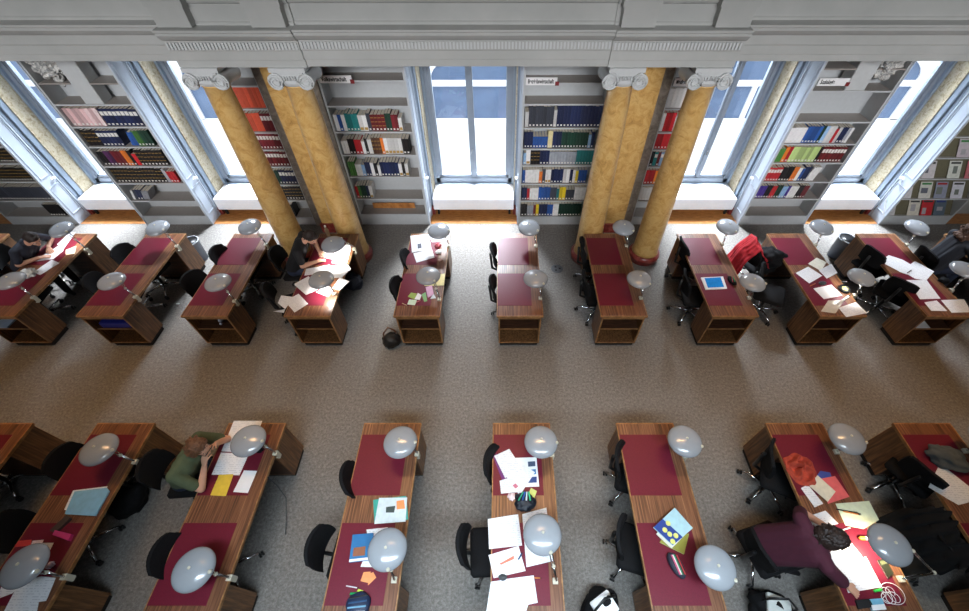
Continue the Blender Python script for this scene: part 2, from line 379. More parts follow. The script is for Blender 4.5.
# ------------------------------------------------------------------ bookcases
CL = ['grey bookcase of black-bound volumes at the edge of the photo, before the first window',
      'grey bookcase with pink, navy and gold-banded black volumes and a wrapped parcel on top',
      'narrow grey bookcase of orange-red and maroon volumes behind the column',
      'grey half-empty bookcase with a shelf sign, left of the middle window',
      'grey bookcase full of navy volumes, right of the middle window',
      'narrow grey bookcase of white and red volumes between pilaster and free-standing column',
      'grey bookcase with pale green run of volumes and a wrapped parcel on top',
      'grey display case of face-out magazines near the photo edge']
SH = [[2.7, 2.35, 2.02, 1.70, 1.37, .991, .569, .19], [2.413, 2.043, 1.686, 1.311, .959, .569, .21], [2.70, 2.342, 1.947, 1.63, 1.301, .926, .581, .17],
      [2.777, 2.39, 1.956, 1.535, 1.096, .615, .25], [2.741, 2.421, 2.025, 1.649, 1.33, .948, .569, .19], [2.70, 2.342, 1.947, 1.63, 1.301, .926, .56, .18],
      [2.622, 2.128, 1.741, 1.38, .991, .615, .21], [2.6, 2.26, 1.87, 1.478, 1.054, .615, .21]]
case_obj = []
for i, (x0, x1) in enumerate(CASES):
    x0 += .002; x1 -= .002
    t = thing('bookcase', CL[i], 'bookcase', ((x0 + x1) / 2, 7.0, 0)); w = (x1 - x0) / 2; case_obj.append(t)
    m = MB(); m.box(-w, -w + .03, -.16, .18, 0, 3.34); m.box(w - .03, w, -.16, .18, 0, 3.34); m.build('side_panels', 'shelf', t)
    m = MB(); m.box(-w + .03, w - .03, .165, .18, .0, 3.34); m.build('back_panel', 'shelf', t)
    base = SH[i][-1]
    m = MB(); m.box(-w + .03, w - .03, -.14, .165, 0, base, 1); m.box(-w + .03, w - .03, -.16, -.14, 0, base, 0); m.build('base', ['shelf', 'shelf_top'], t)
    for z in SH[i][:-1]:
        m = MB(); m.box(-w + .03, w - .03, -.155, .165, z - .022, z, 1); m.box(-w + .03, w - .03, -.16, -.155, z - .024, z + .001, 0)
        m.build('shelf', ['shelf', 'shelf_top'], t)
# loose board lying at the bottom of the half-empty case
tag(MB().box(-2.6, -1.75, 7.05, 7.07, .252, .37).build('wooden_board', 'parquet'), 'raw wooden board leaning at the bottom of the half-empty bookcase', 'board')

# shelf signs
def sign(cx0, cx1, z, text, label, mark=True, tw=None):
    L = cx1 - cx0
    t = thing('shelf_sign', label, 'sign', ((cx0 + cx1) / 2, 6.828, z))
    MB().box(-L / 2, L / 2, -.006, .01, -.055, .055).build('board', 'white_pl', t)
    c = bpy.data.curves.new('lettering', 'FONT'); c.body = text; c.size = .085; c.align_x = 'LEFT'; c.align_y = 'CENTER'; c.extrude = .001; c.offset = .0025
    tmp = bpy.data.objects.new('tmp_text', c); col.objects.link(tmp); bpy.context.view_layer.update()
    me = bpy.data.meshes.new_from_object(tmp.evaluated_get(bpy.context.evaluated_depsgraph_get())); bpy.data.objects.remove(tmp)
    me.name = 'lettering'; me.materials.clear(); me.materials.append(M['ink'])
    o = bpy.data.objects.new('lettering', me); col.objects.link(o); o.parent = t
    o.location = (-L / 2 + .03, -.0085, 0); o.rotation_euler = (R(90), 0, 0)
    if mark: MB().box(L / 2 - .03, L / 2 + .03, -.012, -.004, -.06, -.0).build('red_clip', CM('sign_clip', 120, 30, 34), t)
    if tw:
        bpy.context.view_layer.update(); wd = o.dimensions.x
        if wd > 0: o.scale = (tw / wd, 1, 1)
sign(-2.80, -2.30, 2.80, 'Volkswirtschaft', 'white shelf sign reading Volkswirtschaft in the half-empty bookcase', tw=.39)
sign(.385, .87, 2.77, 'Betriebswirtschaft', 'white shelf sign reading Betriebswirtschaft in the navy-volume bookcase', tw=.40)
sign(2.68, 3.03, 2.76, 'Medien', 'white shelf sign reading Medien beside the free-standing column', mark=False, tw=.15)
sign(4.915, 5.38, 2.76, 'Soziologie', 'white shelf sign reading Soziologie in the bookcase with the wrapped parcel', tw=.22)

# ------------------------------------------------------------------ books
BOOKMESH = {}
def book_mesh(th, h, d, style):
    k = (round(th, 3), round(h, 3), round(d, 3), style)
    if k in BOOKMESH: return BOOKMESH[k]
    m = MB(); c = .004
    m.box(-th / 2 + .002, th / 2 - .002, .006, d - .003, .003, h - .004, 1)                       # page block
    m.box(-th / 2, -th / 2 + .0025, .004, d, 0, h, 0); m.box(th / 2 - .0025, th / 2, .004, d, 0, h, 0)   # boards
    n = 5; sp = [(-th / 2 + th * q / n, -.004 * math.sin(math.pi * q / n)) for q in range(n + 1)]          # rounded spine
    poly = sp + [(th / 2, .006), (-th / 2, .006)]
    m.prism(poly, 0, h, 0)
    lab = lambda z0, z1, mi, y=-.0055: m.box(-th * (.24 if mi == 2 and z1 < .06 else .40), th * (.24 if mi == 2 and z1 < .06 else .40), y, -.001, z0, z1, mi)
    if style in ('tag', 'tagtitle', 'goldtag'): lab(.016, .042, 2)
    if style in ('tagtitle', 'title'): lab(h * .62, h * .86, 2)
    if style in ('goldtag', 'gold'):
        for q in (.3, .55, .8): lab(h * q, h * q + .008, 3)
    if style == 'red': lab(.015, .06, 3)
    me = m.build('tmp', ['cover', 'pages', 'tag', 'gold'])
    data = me.data; bpy.data.objects.remove(me); BOOKMESH[k] = data
    return data
BOOKS = []     # (area, dict)
CASE_SHORT = ['dark-volume bookcase at photo edge', 'pink-and-navy bookcase', 'narrow orange-red bookcase', 'half-empty bookcase', 'navy-volume bookcase',
              'narrow bookcase by free-standing column', 'bookcase with pale green run']
ORD = ['', 'bottom', 'second', 'third', 'fourth', 'fifth', 'sixth', 'seventh', 'eighth']
COLS = dict(pink=(214, 178, 178), navy=(28, 38, 72), black=(22, 20, 22), maroon=(108, 30, 38), purple=(70, 36, 74), orange=(222, 120, 44), red=(186, 36, 44), orangered=(190, 78, 54), white=(226, 226, 224),
            blue=(40, 82, 150), teal=(30, 112, 112), grey=(140, 142, 148), darkgrey=(58, 62, 72), green=(70, 120, 56), palegreen=(162, 184, 118), lightblue=(142, 178, 214), cream=(222, 210, 160), yellow=(224, 196, 40),
            darkgreen=(24, 56, 44), darkred=(98, 24, 28), violet=(72, 50, 140), brown=(80, 52, 36), silver=(150, 156, 164))
NAMES = dict(orangered='orange-red', darkgrey='dark grey', palegreen='pale green', lightblue='light blue', darkgreen='dark green', darkred='dark red')
def row(ci, z, x0, runs, tmax=.28, lean=0):
    """runs: (colour, count, thickness, height, style)"""
    x = x0; si = len(SH[ci]) - min(range(len(SH[ci])), key=lambda q: abs(SH[ci][q] - z))
    zz = min(SH[ci], key=lambda q: abs(q - z)) + .001
    for r in runs:
        if r[0] == 'gap': x += r[1]; continue
        c, n, th, h, st = r[:5]; ln = r[5] if len(r) > 5 else 0
        for k in range(n):
            hh = round(h * random.choice((1, 1, 1, .985, .97)) if n > 3 else h, 3)
            tilt = R(ln)
            wd = th * math.cos(tilt) + (hh * math.sin(abs(tilt)) if False else 0)
            BOOKS.append(dict(ci=ci, si=si, c=c, n=n, x=x + th / 2, z=zz + (th / 2 * math.sin(abs(tilt)) if tilt else 0), th=th, h=hh, st=st, tilt=tilt, d=random.choice((.19, .2, .21))))
            x += th / math.cos(tilt) + .0015
        if ln: x += 0
T = 'tag'
x = -10.0
row(0, 1.37, -9.6, [('black', 17, .05, .27, 'goldtag')])
row(0, .991, -9.9, [('black', 22, .052, .27, 'goldtag')])
row(0, .569, -9.9, [('darkgrey', 21, .054, .28, T)])
row(0, .19, -9.1, [('black', 6, .05, .26, T)])
x = -7.2
row(1, 2.043, x, [('pink', 8, .068, .29, T), ('gap', .02), ('navy', 9, .067, .28, 'tagtitle')])
row(1, 1.686, x, [('black', 4, .062, .28, 'gold'), ('navy', 6, .06, .27, 'tagtitle'), ('gap', .12), ('blue', 2, .06, .24, 'none', 10), ('green', 2, .055, .26, T), ('darkgreen', 3, .055, .27, T)])
row(1, 1.311, x, [('black', 2, .06, .26, T), ('purple', 2, .06, .27, T), ('maroon', 3, .062, .27, T), ('orange', 2, .05, .28, T), ('black', 1, .06, .28, T), ('red', 1, .07, .22, 'none'), ('black', 8, .06, .29, 'goldtag')])
row(1, .959, x, [('black', 15, .061, .29, 'goldtag'), ('grey', 1, .06, .27, 'none'), ('red', 3, .05, .22, T)])
row(1, .569, x + .02, [('white', 1, .04, .2, 'none', 14), ('darkgrey', 1, .05, .22, 'none', 14), ('navy', 2, .05, .22, T, 14), ('grey', 2, .06, .19, 'none', 16)])
x = -4.39
row(2, 2.342, x, [('orangered', 9, .06, .33, 'none')])
row(2, 1.947, x, [('orangered', 6, .062, .31, 'none'), ('maroon', 4, .05, .3, 'title')])
row(2, 1.63, x, [('maroon', 11, .053, .27, 'tagtitle')])
row(2, 1.301, x, [('darkred', 11, .053, .27, 'tagtitle')])
row(2, .926, x, [('darkgreen', 5, .053, .28, T), ('navy', 6, .053, .28, 'tagtitle')])
row(2, .581, x, [('black', 11, .053, .28, 'goldtag')])
row(2, .17, x + .16, [('black', 1, .08, .28, 'none')])
x = -2.79
row(3, 1.956, x, [('white', 1, .062, .27, T), ('blue', 1, .06, .27, T), ('white', 1, .06, .27, T), ('teal', 4, .052, .29, T), ('white', 2, .07, .26, 'red'), ('darkgrey', 1, .06, .29, T), ('darkred', 4, .06, .28, 'goldtag'), ('darkgreen', 2, .05, .29, T), ('maroon', 2, .055, .27, T), ('white', 1, .06, .22, 'red')])
row(3, 1.535, x, [('white', 2, .055, .24, T), ('black', 2, .055, .27, T), ('red', 2, .06, .26, T), ('white', 1, .055, .23, 'none'), ('black', 1, .05, .28, T), ('white', 1, .07, .26, T), ('brown', 3, .052, .29, 'gold'), ('orange', 1, .05, .29, T), ('white', 5, .062, .29, 'red'), ('black', 2, .06, .27, T)])
row(3, 1.096, x, [('green', 3, .04, .28, 'none'), ('white', 2, .055, .23, T), ('lightblue', 1, .06, .22, T), ('navy', 2, .05, .27, T), ('white', 1, .06, .26, T), ('black', 1, .06, .25, T), ('white', 1, .05, .21, T), ('navy', 6, .055, .27, T), ('white', 1, .06, .24, 'red'), ('black', 1, .05, .27, T), ('white', 1, .06, .24, 'red')])
row(3, .615, x, [('red', 1, .05, .25, T), ('green', 1, .05, .26, T), ('darkgreen', 2, .05, .27, T), ('navy', 1, .05, .26, T), ('white', 1, .06, .26, 'red')])
x = .40
row(4, 2.025, x, [('white', 1, .06, .25, 'none'), ('darkgrey', 7, .058, .34, T), ('white', 1, .05, .28, T), ('navy', 13, .055, .35, T)])
row(4, 1.649, x, [('navy', 3, .05, .28, T), ('blue', 5, .05, .2, T), ('cream', 2, .04, .3, T), ('navy', 3, .05, .29, T), ('darkgreen', 9, .05, .28, T), ('lightblue', 1, .05, .24, T), ('navy', 1, .05, .28, T)])
row(4, 1.33, x, [('lightblue', 1, .05, .22, T), ('white', 1, .075, .27, 'red'), ('black', 3, .055, .27, 'gold'), ('navy', 3, .055, .26, T), ('silver', 9, .052, .24, T), ('teal', 6, .05, .27, T)])
row(4, .948, x, [('blue', 1, .05, .26, T), ('white', 5, .05, .27, T), ('orange', 1, .06, .23, T), ('darkgrey', 1, .055, .28, T), ('white', 2, .05, .27, 'red'), ('navy', 4, .055, .28, T), ('white', 2, .06, .28, T), ('navy', 1, .055, .27, T), ('white', 1, .05, .26, T), ('yellow', 1, .05, .24, T), ('blue', 3, .05, .26, T)])
row(4, .569, x, [('navy', 2, .05, .27, T), ('red', 1, .05, .25, T), ('white', 3, .055, .26, T), ('blue', 4, .055, .28, T), ('darkgrey', 2, .06, .27, T), ('teal', 1, .05, .24, T), ('yellow', 2, .06, .28, T), ('darkgrey', 3, .055, .22, T), ('white', 4, .055, .28, T)])
row(4, .19, x, [('black', 2, .06, .27, T), ('silver', 2, .06, .24, T), ('maroon', 1, .05, .25, T), ('yellow', 1, .055, .27, T), ('navy', 3, .055, .27, T), ('blue', 2, .055, .26, T), ('white', 2, .055, .28, T), ('darkgreen', 8, .055, .28, T)])
x = 2.69
row(5, 2.342, x, [('white', 6, .07, .31, 'none')])
row(5, 1.947, x, [('white', 1, .05, .3, 'none'), ('red', 3, .055, .31, 'none'), ('white', 1, .06, .28, 'none'), ('red', 3, .05, .29, T)])
row(5, 1.63, x, [('red', 9, .055, .28, T)])
row(5, 1.301, x, [('black', 1, .055, .27, T), ('teal', 1, .06, .26, 'title'), ('darkred', 1, .05, .26, T), ('lightblue', 1, .055, .26, 'title'), ('navy', 5, .055, .27, T)])
row(5, .926, x, [('red', 3, .055, .28, T), ('orange', 2, .055, .27, T), ('cream', 2, .055, .27, T), ('orange', 2, .05, .26, T)])
row(5, .56, x, [('white', 9, .055, .29, T)])
x = 4.93
row(6, 1.741, x, [('white', 4, .07, .27, T), ('blue', 5, .05, .29, T), ('darkgreen', 1, .05, .3, T), ('lightblue', 1, .06, .29, T), ('white', 2, .06, .29, 'none'), ('red', 1, .05, .24, 'none'), ('white', 1, .05, .27, 'none'), ('navy', 2, .05, .27, T), ('grey', 1, .05, .26, T), ('white', 1, .04, .26, 'none')])
row(6, 1.38, x, [('green', 2, .055, .25, 'none'), ('orange', 1, .06, .28, T), ('red', 1, .06, .28, T), ('palegreen', 8, .058, .28, T), ('black', 1, .05, .28, T), ('darkred', 8, .052, .28, 'tagtitle')])
row(6, .991, x, [('red', 5, .05, .27, 'tagtitle'), ('black', 4, .05, .28, T), ('orange', 2, .045, .28, T), ('white', 1, .06, .26, 'none'), ('blue', 1, .05, .25, T), ('navy', 2, .05, .28, T), ('white', 3, .05, .27, 'none', 8)])
row(6, .615, x, [('violet', 3, .05, .26, T), ('black', 2, .05, .27, T), ('red', 2, .045, .26, T), ('darkgreen', 2, .05, .27, T), ('lightblue', 2, .05, .25, T), ('violet', 1, .05, .26, T), ('white', 3, .05, .25, T), ('black', 2, .05, .27, T), ('maroon', 2, .045, .26, T)])
for b in BOOKS:
    dx = b['x']; dy = 6.87; dz = b['z'] + b['h'] / 2 - HC; fw = dy * CT - dz * ST
    u = CX + F * dx / fw
    hid = (b['ci'] == 2 and b['x'] < -4.15) or (b['ci'] == 5 and b['x'] > 3.05) or (b['ci'] == 4 and b['x'] > 1.33) or u < 2 or (b['ci'] == 7)
    b['area'] = b['th'] * b['h'] / fw ** 2 * (.02 if hid else 1)
BOOKS.sort(key=lambda b: -b['area'])
NB = 296
for b in BOOKS[:NB]:
    o = bpy.data.objects.new('book', book_mesh(b['th'], b['h'], b['d'], b['st'])); col.objects.link(o)
    o.location = (b['x'], 6.885, b['z']); o.rotation_euler = (0, b['tilt'], 0)
    kk = random.uniform(.82, 1.14); cc = [min(255, max(0, q * kk)) for q in COLS[b['c']]]; o.color = tuple(min(1, 1.35 * q) for q in S(*cc)[:3]) + (1,)
    cname = NAMES.get(b['c'], b['c'])
    n = ORD[min(8, b['si'])]
    deco = {'tag': '', 'none': '', 'tagtitle': ' with pale title label', 'title': ' with pale title label', 'gold': ' with gilt bands', 'goldtag': ' with gilt bands', 'red': ' with gilt foot band'}[b['st']]
    lean = ' leaning' if b['tilt'] else ''
    tag(o, '%s%s book%s, %s shelf%s, %s' % (cname, lean, deco, n, '' if n == 'bottom' else ' from bottom', CASE_SHORT[b['ci']]), 'book',
        '%s%s books%s, %s shelf of %s' % (cname, lean, deco, n, CASE_SHORT[b['ci']]))
rest = MB(); rm = []
for b in BOOKS[NB:]:
    k = 'bk_' + b['c']
    if k not in rm: rm.append(k); M[k] = plain(k, S(*COLS[b['c']]), .55)
    th, h = b['th'], b['h']; mi = rm.index(k)
    me = book_mesh(th, h, b['d'], b['st'])
    mt = Matrix.Translation((b['x'], 6.885, b['z'])) @ Matrix.Rotation(b['tilt'], 4, 'Y')
    for sl in (0, 1, 2, 3):
        fs = [p.vertices[:] for p in me.polygons if p.material_index == sl]
        if not fs: continue
        ids = sorted({q for f in fs for q in f}); mp = {q: j for j, q in enumerate(ids)}
        key = k if sl == 0 else ('pages', 'tag', 'gold')[sl - 1]
        if key not in rm: rm.append(key)
        rest.add([mt @ me.vertices[q].co for q in ids], [tuple(mp[q] for q in f) for f in fs], rm.index(key))
if rest.v: tag(rest.build('packed_books', rm), 'the smaller and half-hidden volumes packed along the shelves of all bookcases', 'books', None, 'stuff')
print('books', len(BOOKS))

# wrapped parcels and divider boards on top of two bookcases
def crumple(name, c, rx, ry, rz, mat, amp=.25, freq=6, seed=0, sub=3, flat=None):
    bm = bmesh.new(); bmesh.ops.create_icosphere(bm, subdivisions=sub, radius=1)
    for v in bm.verts:
        d = v.co.normalized(); n_ = noise.noise(d * freq * .4 + Vector((seed, seed * 2, 0))) + .5 * noise.noise(d * freq + Vector((seed, 0, seed)))
        k = 1 + amp * n_; v.co = Vector((d.x * rx * k, d.y * ry * k, d.z * rz * k))
        if flat is not None and v.co.z < -flat: v.co.z = -flat
    me = bpy.data.meshes.new(name); bm.to_mesh(me); bm.free()
    for p in me.polygons: p.use_smooth = True
    me.materials.append(M[mat] if isinstance(mat, str) else mat)
    o = bpy.data.objects.new(name, me); col.objects.link(o); o.location = c
    return o
for (xa, xb, zz, xp, lab) in ((-6.72, -6.42, 2.413, -6.95, 'pink and navy'), (5.42, 5.74, 2.622, 5.9, 'pale green')):
    tag(MB().cbox(xa, xb, 6.86, 7.1, zz + .001, 3.3, .01).build('stone_pedestal', 'paint'), 'pale upright block on the top shelf of the bookcase with %s volumes' % lab, 'block')
    o = crumple('wrapped_parcel', (xp, 6.98, zz + .2 if False else 2.93 if xa < 0 else 2.96), .24, .13, .17, 'film', .6, 6, 3 if xa < 0 else 8, 5)
    tag(o, 'crumpled clear plastic bundle beside the block atop the bookcase with %s volumes' % lab, 'plastic bundle')
    z_s = zz + .32
    m = MB(); m.box((-7.21 if xa < 0 else xb + .001), (xa - .001 if xa < 0 else 6.16), 6.85, 7.16, z_s - .02, z_s)
    s_ = m.build('shelf', 'shelf_top'); ci = 1 if xa < 0 else 6; s_.location = -case_obj[ci].location; s_.parent = case_obj[ci]
    m = MB(); m.box((xb + .001 if xa < 0 else 4.91), (-5.96 if xa < 0 else xa - .001), 6.85, 7.16, z_s - .02, z_s)
    s_ = m.build('shelf', 'shelf_top'); s_.location = -case_obj[ci].location; s_.parent = case_obj[ci]

for z in SH[7][2:]:
    s_ = MB(); s_.v = []; s_.box(-.64, .64, .02, .03, 0, .36); mr = Matrix.Translation((0, -.135, z + .004)) @ Matrix.Rotation(R(-36), 4, 'X'); s_.v = [tuple(mr @ Vector(v)) for v in s_.v]
    s_.build('sloping_rest', CM('olive_rest', 104, 100, 78), case_obj[7])
# magazines, face out on the display case
MAGS = [(.21, [(7.82, (206, 206, 206), 'white'), (8.30, (214, 210, 196), 'cream'), (8.56, (196, 44, 52), 'red'), (8.82, (92, 108, 122), 'slate blue')]),
        (.615, [(7.85, (216, 216, 218), 'white with small dark dots'), (8.22, (214, 214, 206), 'white with a green picture'), (8.52, (150, 156, 176), 'blue-grey photo'), (8.84, (224, 226, 234), 'white with a blue head')]),
        (1.054, [(7.95, (208, 204, 206), 'pale grey'), (8.42, (222, 226, 216), 'white with green title'), (8.75, (206, 120, 128), 'rose')]),
        (1.478, [(8.25, (200, 190, 196), 'mauve photo'), (8.58, (214, 120, 70), 'orange')])]
for z, lst in MAGS:
    for (x, c, nm) in lst:
        t = thing('magazine', '%s magazine standing face-out on the %s tier of the display case' % (nm, {.21: 'bottom', .615: 'second', 1.054: 'third', 1.478: 'fourth'}[z]), 'magazine', (x, 6.86, z + .002), group='magazines on the display case')
        mm = Matrix.Translation((0, .0, 0)) @ Matrix.Rotation(R(-36), 4, 'X')
        m = MB(); m.box(-.115, .115, 0, .008, 0, .31); m.v = [tuple(mm @ Vector(v)) for v in m.v]; m.build('cover', CM('magazine_cover', *c), t)
        m = MB(); m.box(-.09, .09, -.0015, 0, .255, .29); m.v = [tuple(mm @ Vector(v)) for v in m.v]; m.build('masthead', CM('masthead', *random.choice([(40, 60, 130), (60, 60, 60), (60, 130, 70), (170, 40, 40)])), t)
        m = MB(); a_ = random.uniform(-.095, -.03); c_ = random.uniform(.02, .10); m.box(a_, a_ + random.uniform(.07, .13), -.0015, 0, c_, c_ + random.uniform(.06, .14)); m.v = [tuple(mm @ Vector(v)) for v in m.v]; m.build('cover_picture', CM('cover_picture', *random.choice([(96, 100, 112), (170, 168, 172), (120, 128, 120)])), t)

SKY, DAY, SUN, CEIL_FILL, AISLE, NEAR_FILL, FRONT_FILL = 1.6, 680, 2.5, 5, 72, 120, 195
VIEW = ('Standard', 'None', 0.0, 1.0)
# ------------------------------------------------------------------ reading desks
DW, DT = .673, .75
YA0, YA1, YB1 = 3.784, 5.631, 2.159
DL = YA1 - YA0; DLB = 1.96; YB0 = YB1 - DLB
XA = [-9.17, -7.661, -6.11, -4.603, -3.124, -1.548, -.062, 1.437, 3.035, 4.586, 6.123, 7.66]
XB = [-6.193, -4.756, -3.21, -1.613, -.097, 1.356, 3.117, 4.624]
def make_desk(DL, pads):
    t = thing('reading_desk', None, 'desk')
    h, w = DL / 2, DW / 2
    m = MB(); m.cbox(-w + .012, w - .012, -h + .012, h - .012, .712, DT, .004, 0)
    e = .012
    m.box(-w, -w + e, -h, h, .712, DT - .001, 1); m.box(w - e, w, -h, h, .712, DT - .001, 1)
    m.box(-w + e, w - e, -h, -h + e, .712, DT - .001, 1); m.box(-w + e, w - e, h - e, h, .712, DT - .001, 1)
    m.build('tabletop', ['wood', 'wood_edge'], t)
    for y0, y1 in [(h - q, h - r_) for r_, q in pads]:
        MB().cbox(-w + .012, -w + (.515 if DL < 1.9 else .548), y0, y1, DT - .001, DT + .003, .001).build('leather_inlay', 'leather', t)
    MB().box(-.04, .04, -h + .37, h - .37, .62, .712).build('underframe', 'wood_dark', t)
    for s in (-1, 1):
        y0, y1 = (-h + .015, -h + .375) if s < 0 else (h - .375, h - .015)
        yo, yi = (y0, y1) if s < 0 else (y1, y0)          # open side, inner side
        a, b = -w + .025, w - .025; k = .022
        m = MB(); m.box(a, a + k, y0, y1, .08, .69); m.box(b - k, b, y0, y1, .08, .69)
        m.box(a + k, b - k, y0, y1, .668, .69); m.box(a + k, b - k, y0, y1, .08, .102)
        for (p, q, r_, u_) in ((a, a + k, .08, .69), (b - k, b, .08, .69), (a + k, b - k, .668, .69), (a + k, b - k, .08, .102)):
            m.box(p, q, min(yo, yo + s * .004), max(yo, yo + s * .004), r_, u_, 1)
        ped = m.build('pedestal', ['wood_v', 'wood_edge'], t)
        o = MB().box(a + k, b - k, min(yi, yi - s * -.02), max(yi, yi + s * .02) if s < 0 else max(yi, yi + .02), .102, .668)
        lo, hi = (y1 - .02, y1) if s < 0 else (y0, y0 + .02)
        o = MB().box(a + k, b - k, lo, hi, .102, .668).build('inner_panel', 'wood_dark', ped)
        lo, hi = (y0 + .02, y1 - .02) if s < 0 else (y0 + .02, y1 - .02)
        m = MB(); m.box(a + k, b - k, lo, hi, .40, .42, 0); m.box(a + k, b - k, (lo - .004 if s < 0 else hi), (lo if s < 0 else hi + .004), .40, .42, 1)
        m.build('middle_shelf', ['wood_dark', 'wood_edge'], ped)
        MB().box(a + .02, b - .02, y0 + .02, y1 - .02, 0, .08).build('plinth', 'plinth', ped)
        MB().box(a + .015, b - .015, y0 + .015, y1 - .015, .69, .712).build('shadow_gap', 'plinth', ped)
    return t
DA = ['cut by photo edge behind navy T-shirt reader', 'of the reader in the navy T-shirt', 'with a blue folder in its cubby', 'with a bottle in its cubby',
      'of the reader in the black T-shirt', 'strewn with green and pink notes', 'bare, in front of the navy-volume bookcase', 'bare, beside the free-standing column',
      'with the white tablet on it', 'with a red coat on its chair', 'covered in loose white sheets', 'at photo edge beside the curly-haired reader']
DB = ['in the aisle row cut by photo edge', 'with the light blue folder', 'where the reader in green leans', 'with teal folder and blue book', 'buried in lecture notes', 'with the flower-covered book stack',
      'where the reader in maroon leans', 'with the dark grey pouch']
SHORT = {}
proto = make_desk(DL, ((.117, .782), (.977, 1.645))); protoB = make_desk(DLB, ((.145, .812), (1.075, 1.755))); desks = {}
for row_, X, D, yc in (('A', XA, DA, (YA0 + YA1) / 2), ('B', XB, DB, (YB0 + YB1) / 2)):
    for i, x in enumerate(X):
        loc = (x + DW / 2, yc, 0)
        lab = 'walnut reading desk with maroon inlays, ' + D[i]
        if row_ == 'A' and i == 0: o = proto; o.location = loc; o['label'] = lab; o['group'] = 'reading desks'
        elif row_ == 'B' and i == 0: o = protoB; o.location = loc; o['label'] = lab; o['group'] = 'reading desks'
        else: o = dup(proto if row_ == 'A' else protoB, loc, 0, lab, 'reading desks')
        desks[row_, i] = o

# ------------------------------------------------------------------ office chairs
def make_chair():
    t = thing('office_chair', None, 'chair')
    m = MB(); m.cbox(-.22, .22, -.225, .225, .43, .49, .03); o = m.build('seat', 'black_fab', t); smooth_angle(o, 50)
    m = MB(); m.box(-.17, .17, -.17, .17, .415, .43); m.build('seat_pan', 'black_pl', t)
    # curved backrest
    m = MB(); n = 10; vs = []
    for j in range(7):
        for i in range(n + 1):
            a = -1 + 2 * i / n; zz = .61 + .31 * j / 6 - (.05 * abs(a) ** 3 if j > 4 else 0); wd = .20 * (1 - .16 * abs(j / 6 - .4))
            y = a * wd; xx = -.235 - .055 * (j / 6) + .05 * a * a - (0.012 if j in (0, 6) else 0)
            vs.append((xx, y, zz))
    N = (n + 1) * 7; back = [(x - .035, y * .98, z) for x, y, z in vs]
    fs = []
    for j in range(6):
        for i in range(n):
            q = j * (n + 1) + i; fs.append((q, q + n + 1, q + n + 2, q + 1)); fs.append((N + q, N + q + 1, N + q + n + 2, N + q + n + 1))
    for i in range(n):
        fs.append((i, i + 1, N + i + 1, N + i)); q = 6 * (n + 1) + i; fs.append((q + 1, q, N + q, N + q + 1))
    for j in range(6):
        q = j * (n + 1); fs.append((q + n + 1, q, N + q, N + q + n + 1)); q += n; fs.append((q, q + n + 1, N + q + n + 1, N + q))
    m.add(vs + back, fs); o = m.build('backrest', 'black_fab', t); smooth_angle(o, 50)
    m = MB(); m.tube([(-.05, 0, .42), (-.22, 0, .41), (-.30, 0, .46), (-.31, 0, .62), (-.325, 0, .78)], .02, 8); m.build('back_bracket', 'black_pl', t, True)
    m = MB(); m.lathe([(.045, .40), (.045, .415)], n=14); m.lathe([(.026, .1), (.026, .4)], n=14); m.build('gas_column', 'black_pl', t, True)
    m = MB(); m.lathe([(.045, .065), (.05, .08), (.045, .115), (.03, .125)], n=14); m.build('hub', 'chrome', t, True)
    m = MB(); m.tube([(.05, -.02, .415), (.06, -.24, .41)], .008, 6); m.build('lever', 'black_pl', t)
    for k in range(5):
        a = R(72 * k + 20); c, s = math.cos(a), math.sin(a)
        m = MB(); m.tube([(c * .03, s * .03, .105), (c * .15, s * .15, .1), (c * .29, s * .29, .08)], [.022, .018, .014], 8)
        lg = m.build('leg', 'chrome', t, True)
        m = MB()
        q = Matrix.Rotation(a + R(90 + 25), 4, 'Z') @ Matrix.Rotation(R(90), 4, 'X')
        for e in (-.017, .017):
            m.lathe([(.012, -.011), (.027, -.009), (.029, 0), (.027, .009), (.012, .011)], (c * .3, s * .3, .029), 14, 0, q @ Matrix.Translation((0, 0, e)))
        m.lathe([(.012, .03), (.012, .075)], (c * .29, s * .29, 0), 8); m.build('caster', 'black_pl', lg, True)
    return t
CH = [('A', 1, 0, .18, .10, 8), ('A', 1, 1, -.28, -.13, 0), ('A', 2, 0, .15, .14, 10), ('A', 2, 1, .20, -.14, -8), ('A', 3, 0, .12, .05, -20), ('A', 3, 1, .27, -.14, 0),
      ('A', 4, 0, -.10, -.02, 24), ('A', 4, 1, -.26, -.16, 0), ('A', 5, 0, .22, -.03, -6), ('A', 5, 1, .27, -.22, 4), ('A', 6, 0, .21, .03, 0), ('A', 6, 1, .21, -.08, 3),
      ('A', 7, 0, .12, .15, 3), ('A', 7, 1, .18, .04, -3), ('A', 8, 0, .07, .12, -6), ('A', 8, 1, .25, .08, 4), ('A', 9, 0, -.28, .18, -28), ('A', 9, 1, -.22, .0, 15),
      ('A', 10, 0, .16, .20, 42), ('A', 10, 1, .18, -.06, 18), ('A', 11, 1, -.50, -.14, 6),
      ('B', 0, 1, .14, .0, 12), ('B', 1, 1, .20, -.05, -10), ('B', 1, 0, .10, .2, 10), ('B', 2, 0, .26, -.04, 4), ('B', 2, 1, -.32, -.07, 4), ('B', 3, 0, .10, -.0, -4), ('B', 3, 1, .25, -.15, 14),
      ('B', 4, 0, .0, .04, 3), ('B', 4, 1, .24, -.09, -14), ('B', 5, 0, .08, .05, -16), ('B', 5, 1, .20, -.06, -18), ('B', 6, 0, -.36, .06, 16), ('B', 6, 1, .12, -.06, -24), ('B', 7, 1, .17, -.02, 30), ('B', 7, 0, -.1, .1, 18)]
cp = make_chair(); first = True; chairs = {}
